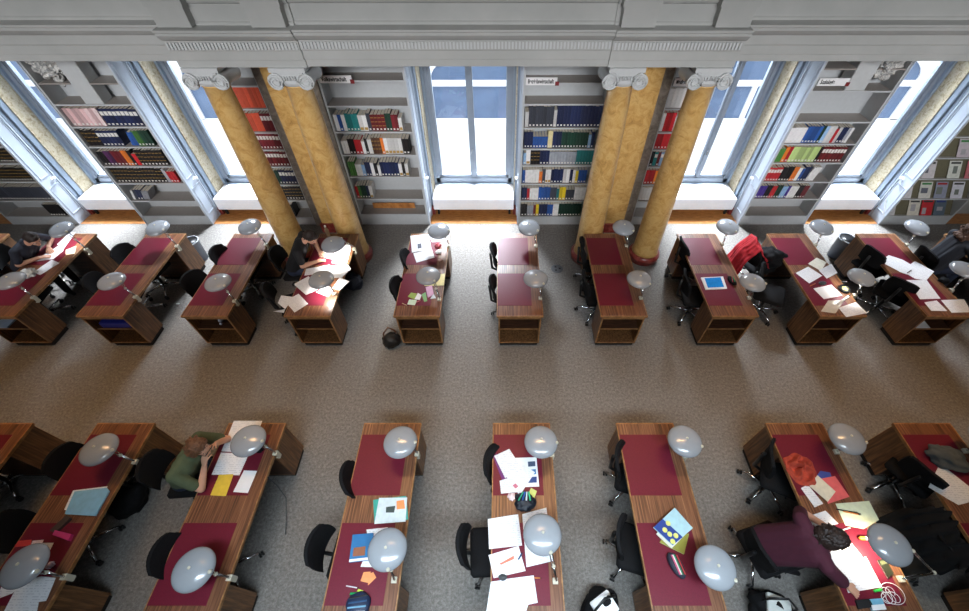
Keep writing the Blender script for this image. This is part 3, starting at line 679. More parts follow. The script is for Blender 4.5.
for (r_, i, e, dx, dy, rz) in CH:
    X = (XA if r_ == 'A' else XB)[i]; y0 = (YA0 if r_ == 'A' else YB1 - 1.847)
    loc = (X + dx, y0 + (.54 if e == 0 else 1.40) + dy, 0)
    lab = 'black office chair, %s place of the desk %s' % (('aisle-side' if r_ == 'A' else 'near') if e == 0 else ('window-side' if r_ == 'A' else 'far'), (DA if r_ == 'A' else DB)[i])
    if first: cp.location = loc; cp.rotation_euler = (0, 0, R(rz)); cp['label'] = lab; cp['group'] = 'office chairs'; first = False; chairs[r_, i, e] = cp
    else: chairs[r_, i, e] = dup(cp, loc, R(rz), lab, 'office chairs')

# ------------------------------------------------------------------ desk lamps
def lamp_head(t, p, tilt):
    """domed reflector, axis tilted by the small rotation tilt, with knob and lining"""
    mt = Matrix.Translation(p) @ tilt.to_matrix().to_4x4()
    def b(mb, name, mat, sm=True):
        mb.v = [tuple(mt @ Vector(v)) for v in mb.v]; return mb.build(name, mat, t, sm)
    r = .178
    prof = [(r - .004, -.045), (r, -.043), (r, -.038)] + [(r * math.cos(a), -.038 + .078 * math.sin(a)) for a in [R(q) for q in (10, 20, 30, 40, 50, 60, 70, 80)]] + [(.001, .04)]
    sh = b(MB().lathe(prof, n=40), 'lamp_shade', 'lamp')
    inn = [(r - .005, -.044)] + [((r - .006) * math.cos(a), -.041 + .072 * math.sin(a)) for a in [R(q) for q in (10, 25, 40, 55, 70)]] + [(.001, .03)]
    inn = [(q, z_) for q, z_ in reversed(inn)]
    o = b(MB().lathe(inn, n=30), 'lining', 'lamp_in')
    b(MB().lathe([(.013, .038), (.013, .046), (.009, .05), (.001, .05)], n=14), 'knob', 'cream_metal')
    b(MB().ell((0, 0, -.02), .03, .03, .045, n=12, k=8), 'bulb', 'white_pl')
    return sh
def lamp(clamp_px, head_px, label, zh=1.10, elbow=None, tilt=(0, 0), lit=0, warm=False, cxy=None):
    c = at(clamp_px[0], clamp_px[1], .76) if clamp_px else Vector((cxy[0], cxy[1], .76)); h = at(head_px[0], head_px[1], zh)
    t = thing('desk_lamp', label, 'lamp', (c.x, c.y, .751), group='desk lamps')
    L = lambda p: tuple(Vector(p) - Vector((c.x, c.y, .751)))
    m = MB(); m.box(-.035, .012, -.025, .025, 0, .028); m.box(.0, .012, -.025, .025, -.075, .0); m.box(-.035, .012, -.02, .02, -.085, -.075)
    m.build('clamp', 'cream_metal', t)
    if elbow: e = at(*elbow)
    else:
        e = Vector((c.x, c.y, 0)) * .72 + Vector((h.x, h.y, 0)) * .28; e = Vector((e.x, e.y, .751 + .19))
    m = MB(); m.tube([(-.005, 0, .02), (-.005, 0, .06), L(e)], .011, 10); m.build('lower_arm', 'chrome', t, True)
    d = (h - e); d.z = 0; d.normalize(); sd = Vector((-d.y, d.x, 0)) * .012
    j = h + Vector((0, 0, -.01)) - d * .165
    m = MB(); m.tube([L(e + sd), L(j + sd)], .006, 8); m.tube([L(e - sd), L(j - sd)], .006, 8); m.build('upper_arm', 'chrome', t, True)
    MB().ell(L(e), .019, .019, .019, n=12, k=8).build('joint', 'cream_metal', t, True); MB().ell(L(j), .018, .018, .018, n=12, k=8).build('joint', 'cream_metal', t, True)
    from mathutils import Euler
    lamp_head(t, Vector(L(h)), Euler((R(tilt[0]), R(tilt[1]), 0)))
    if lit:
        ld = bpy.data.lights.new('reading_bulb', 'SPOT'); ld.energy = lit; ld.spot_size = R(118); ld.spot_blend = .5; ld.shadow_soft_size = .05
        ld.color = (1, .86, .66) if warm else (1, .97, .92)
        lo = bpy.data.objects.new('reading_bulb', ld); col.objects.link(lo); lo.parent = t; lo.location = tuple(Vector(L(h)) + Vector((0, 0, -.07)))
    return t
zA, zB, zC, zD = Z(0, 200, 7.454), Z(130, 210, 6.92), Z(255, 215, 7.454), Z(370, 215, 6.92)
LA = {(1, 1): (zA(650, 370), zA(445, 210)), (1, 0): (Z(0, 270, 7.454)(255, 205), (9, 279)), (2, 1): (zB(330, 250), zB(180, 115)), (2, 0): ((136.4, 297), (110, 279.5)),
      (3, 1): (zB(945, 240), zB(820, 105)), (3, 0): (Z(130, 270, 6.92)(730, 215), Z(130, 270, 6.92)(600, 75)), (4, 1): (zC(745, 255), zC(575, 208)), (4, 0): (zC(600, 590), zC(488, 470)),
      (5, 1): ((449, 246), zD(475, 100)), (5, 0): (zD(485, 585), zD(400, 410)), (6, 1): ((536.2, 246), (529.3, 226.2)), (6, 0): ((541, 298.5), (535.7, 276.9)),
      (7, 1): ((626.9, 245.7), (624.2, 226.2)), (7, 0): ((641.5, 298), (640, 277.7)), (8, 1): ((722.8, 243.5), (728.6, 225.4)), (8, 0): ((749.5, 298), (753.7, 280.8)),
      (9, 1): ((815.9, 244.7), (823, 225.9)), (9, 0): ((855, 295.3), (862.8, 275.7)), (10, 1): ((907, 244.8), (918.6, 226.1)), (10, 0): ((952, 290), (966, 268))}
LIT = {(4, 1): 40, (4, 0): 26, (1, 1): 14, (9, 0): 12, (5, 1): 4}
for (i, e), (c, h) in LA.items():
    lamp(c, h, 'grey dome lamp, %s end of the desk %s' % ('aisle' if e == 0 else 'window', DA[i]), lit=LIT.get((i, e), 0), tilt=(0, 0) if e == 0 else (6, 0))
e3, e8 = Z(140, 405, 5.38), Z(140, 498, 5.38)
LB = {(1, 1): ((136.4, 462), (96.7, 448)), (1, 0): ((66, 577), (21.5, 565)), (2, 1): (e3(735, 260), e3(575, 185)), (2, 0): (e8(490, 430), e8(277, 380)),
      (3, 1): ((418, 454), (399.7, 440.6)), (3, 0): ((395.5, 580), (386.6, 548.4)), (4, 1): ((553, 454.5), (541.2, 440.4)), (4, 0): ((556.5, 581), (542.7, 533.3)),
      (5, 1): ((685.5, 456), (686, 439.7)), (5, 0): ((719, 585), (716.8, 566.5)), (6, 1): ((837, 451.8), (849.2, 437.3)), (7, 1): ((966, 451), (992, 437))}
for (i, e), (c, h) in LB.items():
    lamp(c, h, 'grey dome lamp, %s end of the desk %s' % ('near' if e == 0 else 'aisle', DB[i]))
lamp((901.7, 579), (892.6, 543.6), 'grey dome lamp with swung-out elbow arm, shining on the sheets of the reader in maroon', elbow=(934, 572.7, .80), lit=30, warm=True)
# ------------------------------------------------------------------ sheets, books and things lying on the desks
DZ = DT + .0035
zl = {}
def flat(px, name, label, cat, mat='blank', th=.0015, lvl=0, group=None, z=None, rnd=0):
    zz = (DZ if z is None else z) + lvl * .0025
    pts = [at(u, v, zz) for u, v in px]
    cx = sum(p.x for p in pts) / len(pts); cy = sum(p.y for p in pts) / len(pts)
    m = MB().prism([(p.x - cx, p.y - cy) for p in pts], 0, th)
    o = m.build(name, mat, None)
    o.location = (cx, cy, zz)
    e = Vector((pts[1].x - pts[0].x, pts[1].y - pts[0].y, 0))
    if label: tag(o, label, cat, group)
    return o
def sh(z, px, label, lvl=0, mat='paper', **k): return flat([z(*p) for p in px], 'paper_sheet', label, 'paper', mat, lvl=lvl, **k)
def stack(z, px, name, label, cat, mat, th, lvl=0, inset=None, pages=True):
    """a closed book or folder: two covers and a page block"""
    zz = DZ + lvl
    pts = [at(*z(*p), zz + th) for p in px]; c = sum(pts, Vector()) / len(pts)
    t = thing(name, label, cat, (c.x, c.y, zz))
    q = [(p.x - c.x, p.y - c.y) for p in pts]; s = [(x * .965, y * .965) for x, y in q]
    MB().prism(q, 0, th * .12).prism(q, th * .88, th).build('cover', mat, t)
    MB().prism(s, th * .12, th * .88).build('page_block', 'pages', t)
    return t, c, zz + th
def deco(t, c, z, px, zz, name, mat, th=.0008):
    pts = [at(*z(*p), zz) for p in px]
    o = MB().prism([(p.x - c.x, p.y - c.y) for p in pts], zz - t.location.z, zz - t.location.z + th).build(name, mat, t)
    return o
def pen(z, a, b, label, mat, lvl=0, r=.005, name='pen', cat='pen'):
    p, q = at(*z(*a), DZ + r + lvl), at(*z(*b), DZ + r + lvl); c = (p + q) / 2
    t = thing(name, label, cat, tuple(c)); d = (q - p)
    MB().tube([p - c, p + d * .82 - c], r, 8).build('barrel', mat, t, True)
    MB().tube([p + d * .82 - c, q - c], [r * .95, r * .3], 8).build('tip', 'ink', t, True)
    return t
def box_thing(z, px, h, name, label, cat, mat, lvl=0):
    zz = DZ + lvl; pts = [at(*z(*p), zz) for p in px]; c = sum(pts, Vector()) / len(pts)
    o = MB().prism([(p.x - c.x, p.y - c.y) for p in pts], 0, h).build(name, mat); o.location = (c.x, c.y, zz)
    return tag(o, label, cat)
def lump(z, ctr, rad, hz, name, label, cat, mat, amp=.3, freq=5, seed=1, lvl=0, sub=4, squash=None, rz=0):
    p = at(*z(*ctr), DZ + lvl + hz * .8)
    o = crumple(name, (p.x, p.y, DZ + lvl + hz * .55), rad[0], rad[1], hz, mat, amp, freq, seed, sub, flat=hz * .55)
    o.rotation_euler = (0, 0, R(rz)); return tag(o, label, cat)

# desk of the navy T-shirt reader
z = zA
sh(z, [(245, 460), (400, 440), (475, 375), (430, 345)], 'white sheet under the navy T-shirt reader\'s writing hand')
sh(z, [(425, 330), (530, 235), (562, 245), (470, 372)], 'long white sheet below the lamp of the navy T-shirt reader')
sh(z, [(245, 540), (385, 445), (445, 470), (300, 560)], 'tilted white sheet in front of the navy T-shirt reader')
flat([z(*p) for p in [(490, 372), (570, 342), (556, 400), (490, 410)]], 'napkin', 'cream paper napkin near the desk edge of the navy T-shirt reader', 'napkin', CM('napkin', 236, 218, 184))
lump(z, (195, 545), (.13, .11), .05, 'plastic_bag', 'crumpled white plastic bag under the lamp beside the navy T-shirt reader', 'bag', CM('bag_white', 226, 230, 226), .4, 6, 2)
# bag and bottle in cubbies
tag(MB().cbox(-.22, .22, -.12, .12, 0, .1, .01).build('folder', CM('blue_folder', 34, 40, 130)), 'blue folder lying in a desk cubby', 'folder').location = (-5.77, YA0 + .17, .421)
tag(MB().lathe([(.03, 0), (.034, .01), (.034, .13), (.013, .17), (.013, .2), (.016, .2), (.016, .22), (.001, .22)], n=18).build('water_bottle', CM('bottle_clear', 190, 190, 200, .15), None, True), 'clear drinks bottle lying in a desk cubby', 'bottle')
b = bpy.data.objects['water_bottle']; b.rotation_euler = (R(78), 0, R(30)); b.location = (-4.28, YA0 + .24, .457)
tag(MB().box(-.11, .11, -.12, .12, 0, .01).build('paper_sheet', 'blank'), 'white papers lying in the cubby of a desk full of loose sheets', 'paper').location = (6.33, YA0 + .16, .421)
tag(MB().box(-.12, .12, -.12, .12, 0, .02).build('notebook', CM('note_grey', 170, 186, 206)), 'pale notebook in the cubby of the navy T-shirt reader', 'notebook').location = (-7.52, YA0 + .16, .421)
# desk of the black T-shirt reader
z = zC
sh(z, [(585, 290), (700, 205), (716, 250), (682, 368), (573, 360)], 'bright lit sheet beside the far lamp of the black T-shirt reader', mat='blank')
sh(z, [(500, 270), (583, 258), (577, 330), (480, 312)], 'lit sheet under the far lamp shade of the black T-shirt reader', 1)
sh(z, [(380, 402), (560, 370), (535, 430), (368, 452)], 'broad lit sheet under the black T-shirt reader\'s forearm', 0)
sh(z, [(555, 378), (692, 370), (716, 402), (650, 466), (575, 470), (540, 420)], 'wide lit sheet between the two lamps of the black T-shirt reader', 1, 'blank')
stack(z, [(290, 515), (400, 455), (472, 545), (377, 590)], 'writing_pad', 'white writing pad with faint lines beside the near lamp of the black T-shirt reader', 'notepad', 'paper', .02)
sh(z, [(455, 577), (530, 518), (582, 560), (547, 611)], 'printed sheet in front of the near lamp of the black T-shirt reader', 1)
sh(z, [(578, 545), (630, 465), (705, 495), (630, 562)], 'folded sheet at the lamp edge of the black T-shirt reader\'s desk', 2)
z2 = Z(255, 275, 7.454)
sh(z2, [(222, 195), (325, 140), (397, 215), (295, 280)], 'white sheet at the desk corner nearest the aisle of the black T-shirt reader', 1)
sh(z2, [(170, 210), (195, 152), (290, 165), (225, 255)], 'white sheet poking over the desk edge of the black T-shirt reader', 0)
flat([z2(*p) for p in [(135, 272), (225, 255), (215, 282)]], 'paper_sheet', 'white sheet on the empty chair beside the black T-shirt reader', 'paper', 'blank', z=.495)
p = at(*z(548, 150), .76)
t = thing('water_bottle', 'tan bottle with white cap at the head of the black T-shirt reader\'s desk', 'bottle', (p.x, p.y, .7505))
MB().lathe([(.03, 0), (.033, .01), (.033, .13), (.014, .17), (.014, .19)], n=18).build('body', CM('bottle_tan', 196, 170, 132, .2), t, True)
MB().lathe([(.017, .185), (.017, .215), (.001, .217)], n=14).build('cap', 'white_pl', t, True)
# desk with notes
z = zD
t, c, zt_ = stack(z, [(280, 145), (408, 130), (425, 238), (290, 258)], 'exercise_book', 'open lecture script, upper page with a dark picture, at the notes-strewn desk', 'notebook', 'paper', .012)
deco(t, c, z, [(328, 200), (355, 196), (358, 228), (330, 233)], zt_, 'picture', CM('pic_dark', 70, 74, 88))
sh(z, [(300, 266), (428, 236), (447, 295), (322, 330)], 'lower page of the lecture script at the notes-strewn desk', 1)
sh(z, [(410, 145), (540, 132), (535, 182), (428, 188)], 'white sheet under the far lamp of the notes-strewn desk')
lump(z, (470, 208), (.05, .05), .03, 'crumpled_note', 'dark red crumpled wrapper at the notes-strewn desk', 'wrapper', CM('red_wrap', 150, 60, 70), .5, 6, 5)
lump(z, (475, 252), (.045, .04), .025, 'crumpled_note', 'white crumpled tissue at the notes-strewn desk', 'tissue', 'blank', .5, 6, 6)
box_thing(z, [(472, 312), (500, 300), (508, 312), (480, 322)], .012, 'eraser', 'pinkish eraser at the notes-strewn desk', 'eraser', CM('eraser', 228, 190, 180))
stack(z, [(365, 475), (385, 425), (520, 405), (513, 485), (380, 490)], 'envelope', 'pale yellow envelope under the near lamp of the notes-strewn desk', 'envelope', CM('yellow_env', 226, 208, 138), .006)
z2 = Z(370, 270, 6.92)
for px, lab, mt, n_ in (([(262, 185), (285, 158), (325, 165), (310, 205)], 'olive green card on the notes-strewn desk', CM('card_green', 150, 172, 76), 'note'), ([(308, 203), (332, 160), (357, 175), (345, 207)], 'white folded note next to the olive card', 'blank', 'note'),
                    ([(258, 238), (272, 205), (325, 210), (310, 245)], 'pale green-white note nearest the aisle', CM('card_pale', 206, 226, 200), 'note'), ([(385, 120), (430, 108), (442, 170), (400, 192)], 'pink crumpled note by the near lamp of the notes-strewn desk', CM('card_pink', 232, 170, 194), 'note'),
                    ([(358, 170), (385, 155), (397, 215), (375, 222)], 'green note leaning against the pink one', CM('card_g2', 130, 176, 110), 'note'), ([(418, 200), (440, 165), (457, 195)], 'white torn note beside the pink one', 'blank', 'note')):
    flat([z2(*p) for p in px], 'note', lab, 'note', mt, th=.006)
pen(z2, (222, 230), (262, 248), 'tan pencil on the notes-strewn desk', CM('pencil_tan', 216, 190, 150), lvl=.008)
pen(z2, (320, 222), (358, 208), 'pink highlighter on the notes-strewn desk', CM('hl_pink', 220, 120, 130), lvl=.008)
# tablet desk
z = Z(640, 215, 6.92)
t, c, zt_ = stack(z, [(422, 432), (575, 425), (603, 508), (455, 515)], 'tablet', 'white-framed tablet with a bright blue screen on the walnut desk', 'tablet', 'white_pl', .012)
deco(t, c, z, [(446, 437), (558, 431), (582, 498), (470, 503)], zt_, 'screen', CM('screen_blue', 40, 140, 220, .15))
t = thing('pencil_case', 'small black pouch with red and green pens beside the white tablet', 'pencil case', tuple(at(*z(633, 462), DZ)))
o = crumple('pouch', (0, 0, .022), .05, .10, .03, 'black_fab', .15, 4, 3, 3); o.parent = t; o.rotation_euler = (0, 0, R(12))
MB().tube([(-.02, -.05, .05), (.0, .04, .054)], .006).build('red_pen', CM('pen_red', 200, 40, 50), t); MB().tube([(.015, -.05, .05), (.02, .05, .054)], .006).build('green_pen', CM('pen_green', 40, 150, 70), t)
# desk with red coat chair
z = zE = Z(740, 210, 6.92)
sh(z, [(470, 372), (530, 330), (600, 362), (560, 422)], 'cream page of the open folder on the desk with the red coat', 0, CM('cream_page', 236, 232, 214))
sh(z, [(545, 418), (632, 372), (675, 435), (600, 475)], 'white page of the open folder on the desk with the red coat', 1)
sh(z, [(385, 436), (472, 392), (570, 455), (480, 508)], 'white sheet at the chair-side edge of the desk with the red coat', 2)
z2 = Z(740, 268, 6.92)
sh(z2, [(507, 142), (632, 116), (707, 190), (580, 216)], 'white sheet below the black gadget on the desk with the red coat', 0, 'blank')
sh(z2, [(680, 275), (800, 236), (880, 312), (735, 340)], 'white sheets overhanging the aisle end of the desk with the red coat', 0)
sh(z2, [(560, 300), (610, 225), (720, 225), (660, 315)], 'pale painted light patch at the aisle end of the desk with the red coat', 0, CM('glossy', 206, 196, 180, .15))  # light on the bare wood, put in as a pale sheet
lump(z2, (573, 103), (.065, .04), .018, 'computer_mouse', 'dark oval computer mouse on the desk with the red coat', 'mouse', CM('mouse', 48, 54, 58, .3), .05, 2, 1, sub=3, rz=15)
p = at(*z2(720, 150), DZ)
t = thing('tape_roll', 'black round roll with a yellow centre on the desk with the red coat', 'tape roll', (p.x, p.y, DZ))
MB().lathe([(.05, 0), (.078, .0), (.08, .03), (.05, .03), (.05, 0)], n=24).build('ring', 'black_pl', t, True); MB().lathe([(.001, 0), (.048, .0), (.048, .022), (.001, .024)], n=20).build('core', CM('tape_core', 214, 206, 130), t, True)
pen(z2, (675, 250), (765, 185), 'white rolled paper tube on the desk with the red coat', 'blank', .006, r=.016, name='paper_roll', cat='paper roll')
pen(z2, (485, 125), (530, 103), 'orange pencil on the desk with the red coat', CM('pencil_or', 214, 130, 60), .003)
# loose-sheet desk
z = Z(849, 205, 8.04)
sh(z, [(260, 440), (320, 403), (430, 440), (405, 535), (290, 475)], 'white sheet furthest up the desk of loose sheets')
sh(z, [(390, 470), (430, 440), (500, 480), (470, 560), (400, 535)], 'white sheet half under the top pages of the loose-sheet desk', 1)
sh(z, [(420, 530), (530, 450), (685, 535), (620, 608), (530, 592)], 'large white sheet with a dark pen mark across the loose-sheet desk', 2)
pen(z, (470, 545), (505, 520), 'dark pen on the large white sheet', 'ink', .009)
z2 = Z(849, 275, 8.04)
sh(z2, [(460, 40), (625, 42), (735, 190), (570, 195)], 'white text sheet in the middle of the loose-sheet desk', 1)
sh(z2, [(605, 220), (705, 205), (790, 290), (660, 287)], 'white sheet by the chair-side front corner of the loose-sheet desk')
sh(z2, [(738, 202), (925, 195), (985, 300), (825, 303)], 'white sheet at the lamp-side front corner of the loose-sheet desk')
lump(z2, (770, 40), (.07, .06), .045, 'pouch', 'black pouch near the lamp edge of the loose-sheet desk', 'pouch', 'black_fab', .2, 4, 9)
# light blue folder desk
z = Z(0, 400, 2.897)
sh(z, [(186, 318), (212, 262), (312, 250), (300, 275), (210, 325)], 'white sheet showing behind the light blue folder')
stack(z, [(187, 330), (216, 265), (308, 254), (316, 264), (276, 335)], 'folder', 'light blue folder on the aisle desk', 'folder', CM('ltblue', 136, 190, 222), .015, .003)
t = box_thing(z, [(150, 380), (198, 336), (210, 345), (165, 387)], .03, 'glasses_case', 'dark brown glasses case beside the pink case', 'glasses case', CM('case_brown', 66, 54, 48))
t = box_thing(z, [(160, 393), (167, 379), (215, 391), (206, 410)], .035, 'pencil_case', 'magenta pencil case on the desk with the light blue folder', 'pencil case', CM('case_pink', 196, 54, 112))
z2 = Z(0, 510, 6.05)
flat([z2(*p) for p in [(88, 225), (115, 187), (192, 180), (186, 215)]], 'booklet', 'red booklet by the near lamp of the light-blue-folder desk', 'booklet', CM('bk_red', 204, 62, 62), th=.006)
sh(z2, [(186, 216), (198, 186), (266, 180), (240, 226)], 'pink-white card beside the red booklet', 1, CM('pinkwhite', 230, 206, 208))
sh(z2, [(200, 360), (238, 200), (326, 198), (240, 365)], 'long white sheet right of the near lamp on the light-blue-folder desk', 2)
sh(z2, [(10, 640), (120, 432), (250, 402), (338, 410), (280, 550), (235, 556), (220, 640)], 'large white printed sheets at the bottom of the light-blue-folder desk', 1)
sh(z2, [(-20, 540), (10, 460), (140, 430), (75, 505)], 'white sheet below the near lamp of the light-blue-folder desk', 3)
lump(z2, (303, 332), (.03, .03), .02, 'tissue', 'small white tissue by the lamp arm', 'tissue', CM('tissue', 220, 196, 214), .5, 6, 11)
# desk of the green reader
z = e3
stack(z, [(438, 248), (505, 85), (656, 85), (592, 256)], 'exercise_book', 'white open exercise book under the far lamp of the reader in green', 'notebook', 'paper', .008)
sh(z, [(385, 375), (436, 256), (586, 262), (535, 378)], 'white lined sheet in front of the reader in green', 0)
flat([z(*p) for p in [(378, 486), (425, 376), (504, 372), (462, 490)]], 'note_card', 'yellow card on the leather inlay of the reader in green', 'card', CM('card_yellow', 228, 196, 66), th=.002)
flat([z(*p) for p in [(501, 468), (560, 352), (630, 355), (580, 474)]], 'note_card', 'white card next to the yellow card', 'card', 'blank', th=.002)
lump(z, (640, 243), (.05, .03), .018, 'glasses_pouch', 'small black pouch by the far lamp arm of the reader in green', 'pouch', 'black_fab', .2, 4, 4)
# desk with teal folder and blue book
z = Z(305, 490, 5.05)
t, c, zt_ = stack(z, [(344, 50), (510, 30), (520, 146), (350, 168)], 'folder', 'teal folder with sheets on it beside the blue book', 'folder', CM('teal_f', 52, 160, 146), .022)
o = flat([z(*p) for p in [(374, 40), (516, 38), (508, 160), (350, 172)]], 'paper_sheet', 'pale sheet with a dark photo lying on the teal folder', 'paper', CM('sheet_pale', 208, 220, 222), z=DZ + .0235)
flat([z(*p) for p in [(410, 86), (456, 80), (450, 114), (408, 114)]], 'photo_print', 'dark photo print on the pale sheet', 'photo', CM('photo_dark', 58, 74, 72), z=DZ + .0255)
flat([z(*p) for p in [(462, 56), (500, 50), (505, 94), (464, 98)]], 'sticky_note', 'orange sticky note on the teal folder', 'sticky note', CM('sticky_or', 246, 150, 90), z=DZ + .0255)
sh(z, [(310, 200), (418, 188), (420, 260), (322, 262)], 'white sheet behind the blue book', 0)
sh(z, [(280, 388), (300, 340), (400, 345), (400, 390)], 'white sheet sticking out below the blue book', 1)
t, c, zt_ = stack(z, [(222, 365), (240, 226), (345, 216), (335, 352)], 'book', 'blue textbook with a brown cover picture, half under the lamp', 'book', CM('bk_blue', 30, 110, 164), .024, .006)
deco(t, c, z, [(246, 292), (306, 284), (302, 330), (240, 336)], zt_, 'cover_picture', CM('pic_brown', 150, 92, 62))
deco(t, c, z, [(222, 364), (225, 350), (336, 338), (335, 351)], zt_, 'white_band', 'blank')
flat([z(*p) for p in [(280, 460), (296, 415), (332, 412), (322, 470)]], 'sticky_note', 'orange sticky note beside the blue book', 'sticky note', CM('sticky_or', 246, 150, 90))
flat([z(*p) for p in [(318, 482), (322, 424), (345, 414), (360, 442)]], 'sticky_note', 'second orange sticky note, overlapping its twin', 'sticky note', CM('sticky_or', 246, 150, 90), lvl=1)
pen(z, (208, 484), (275, 496), 'white ballpoint pen near the blue pencil case', 'white_pl')
pen(z, (228, 524), (312, 522), 'green highlighter pen above the blue pencil case', CM('hl_green', 40, 176, 96), .0, .011)
box_thing(z, [(262, 512), (272, 500), (296, 508), (284, 520)], .01, 'eraser', 'lime eraser near the blue pencil case', 'eraser', CM('lime', 190, 220, 60))
t = thing('pencil_case', 'dark blue open pencil case full of pens at the frame edge', 'pencil case', tuple(at(*z(272, 582), DZ)))
o = crumple('pouch', (0, 0, .025), .11, .10, .035, CM('pouch_blue', 24, 40, 70), .15, 4, 6, 3); o.parent = t
for k in range(4): MB().tube([(-.08, -.06 + .035 * k, .062), (.08, -.05 + .04 * k, .064)], .007).build('pen', CM('pen_c%d' % k, *[(220, 226, 230), (120, 170, 200), (40, 80, 120), (30, 30, 34)][k]), t)
# lecture-note desk
z = Z(450, 415, 6.107)
t_ = flat([z(*p) for p in [(390, 262), (528, 258), (545, 437), (460, 440)]], 'paper_sheet', 'sheet with three blue photographs under the lecture notes', 'paper', 'blank')
for k, px in enumerate(([(475, 285), (520, 282), (521, 312), (478, 316)], [(482, 335), (524, 330), (526, 360), (500, 366)], [(480, 380), (530, 376), (530, 412), (478, 415)])):
    flat([z(*p) for p in px], 'photo_print', '%s blue photograph on the sheet under the lecture notes' % ('top', 'middle', 'bottom')[k], 'photo', CM('ph%d' % k, *[(70, 84, 110), (60, 120, 176), (40, 70, 130)][k]), lvl=1, th=.0008)
flat([z(*p) for p in [(262, 252), (285, 235), (350, 385), (318, 398)]], 'booklet', 'purple booklet edge under the lecture notes', 'booklet', CM('purple_b', 110, 40, 110), lvl=1)
sh(z, [(303, 402), (395, 372), (432, 470), (312, 480)], 'lecture sheet lowest of the fanned notes', 2)
sh(z, [(345, 376), (440, 298), (520, 350), (425, 492)], 'lecture sheet fanned toward the lamp with pink stamp', 4)
sh(z, [(270, 250), (362, 207), (442, 330), (337, 386)], 'lecture sheet topmost of the fanned notes', 6)
flat([z(*p) for p in [(382, 430), (400, 418), (418, 436), (400, 450)]], 'sticker', 'pink stamp on the fanned lecture sheet', 'stamp', CM('stamp_pink', 206, 110, 130), lvl=5, th=.0008)
lump(z, (375, 497), (.035, .035), .02, 'tissue', 'pale pink crumpled tissue beside the black pencil bag', 'tissue', CM('tis_pink', 240, 214, 214), .5, 6, 13)
flat([z(*p) for p in [(495, 445), (531, 465), (515, 508), (478, 480)]], 'sticky_note', 'lime yellow sticky note beside the lecture notes', 'sticky note', CM('sticky_lime', 208, 214, 120))
t = thing('pencil_case', 'black pencil bag spilling green and blue pens in the middle of the lecture-note desk', 'pencil case', tuple(at(*z(458, 535), DZ)))
o = crumple('pouch', (0, 0, .03), .105, .09, .045, CM('pouch_bk', 18, 24, 36), .3, 5, 16, 4); o.parent = t
for k in range(4): MB().tube([(-.07 + .04 * k, .0, .075), (-.02 + .02 * k, .085, .07)], .008).build('pen', CM('pn%d' % k, *[(40, 150, 110), (40, 90, 170), (220, 226, 230), (60, 200, 140)][k]), t)
z = Z(450, 500, 5.5)
sh(z, [(208, 105), (375, 78), (397, 250), (215, 270)], 'ring-binder sheet near the chair on the lecture-note desk', 0)
sh(z, [(397, 78), (530, 42), (568, 335), (420, 370)], 'long white sheet partly under the near lamp of the lecture-note desk', 0)
t_ = sh(z, [(212, 303), (377, 253), (416, 390), (240, 430)], 'white sheet with an orange scribble on the lecture-note desk', 1, 'blank')
flat([z(*p) for p in [(272, 350), (352, 305), (352, 325), (280, 357)]], 'drawing', 'orange scribble on the white sheet', 'drawing', CM('scrib', 226, 120, 90), lvl=2, th=.0006)
sh(z, [(225, 450), (290, 440), (340, 640), (195, 640)], 'white sheet at the frame bottom under the squared paper', 1)
sh(z, [(288, 437), (460, 415), (482, 565), (430, 576), (410, 640), (300, 640)], 'squared paper at the frame bottom of the lecture-note desk', 3)
pen(z, (463, 428), (503, 430), 'orange pencil beside the squared paper', CM('pencil_or', 214, 130, 60), .0, .005)
pen(z, (376, 328), (398, 288), 'blue marker on the white sheets', CM('mk_blue', 40, 80, 120), .006, .007)
lump(z, (290, 425), (.04, .025), .015, 'glasses_pouch', 'dark small clip case between the white sheets', 'case', CM('clip_dark', 60, 64, 66), .2, 4, 17, lvl=.008)
# flower book stack desk
z = Z(590, 500, 5.5)
stack(z, [(385, 232), (420, 180), (545, 185), (518, 298)], 'book', 'olive-covered book at the bottom of the flower-covered stack', 'book', CM('olive', 150, 146, 60), .02)
stack(z, [(365, 185), (470, 80), (565, 150), (450, 265)], 'exercise_book', 'cream exercise book in the middle of the flower-covered stack', 'notebook', CM('creambk', 224, 220, 206), .016, .02)
t, c, zt_ = stack(z, [(350, 150), (466, 42), (566, 155), (456, 248)], 'book', 'flower-patterned blue and pale blue book topping the stack', 'book', CM('palebl', 170, 206, 214), .018, .036)
deco(t, c, z, [(350, 150), (400, 104), (510, 204), (456, 248)], zt_, 'blue_panel', CM('deepbl', 30, 62, 140))
for k, (a, b_) in enumerate(((430, 128), (412, 165), (438, 188), (472, 196), (455, 228))):
    q = at(*z(a, b_), zt_); m = MB().lathe([(.024, 0), (.024, .001), (.001, .0012)], (q.x - c.x, q.y - c.y, zt_ + .0008 - t.location.z), 16); m.build('flower_print', CM('flower', 222, 222, 120), t)
t = thing('pencil_case', 'open oval pencil case packed with coloured pens below the flower book stack', 'pencil case', tuple(at(*z(470, 362), DZ)))
o = crumple('pouch', (0, 0, .025), .06, .115, .04, CM('pouch_dk', 44, 46, 60), .08, 3, 19, 3); o.parent = t; o.rotation_euler = (0, 0, R(22))
for k in range(5): MB().tube([(-.035 + .012 * k, .08, .06), (.0 + .012 * k, -.08, .07)], .007).build('pen', CM('pp%d' % k, *[(220, 90, 130), (230, 226, 220), (40, 140, 90), (30, 30, 36), (200, 60, 60)][k]), t)
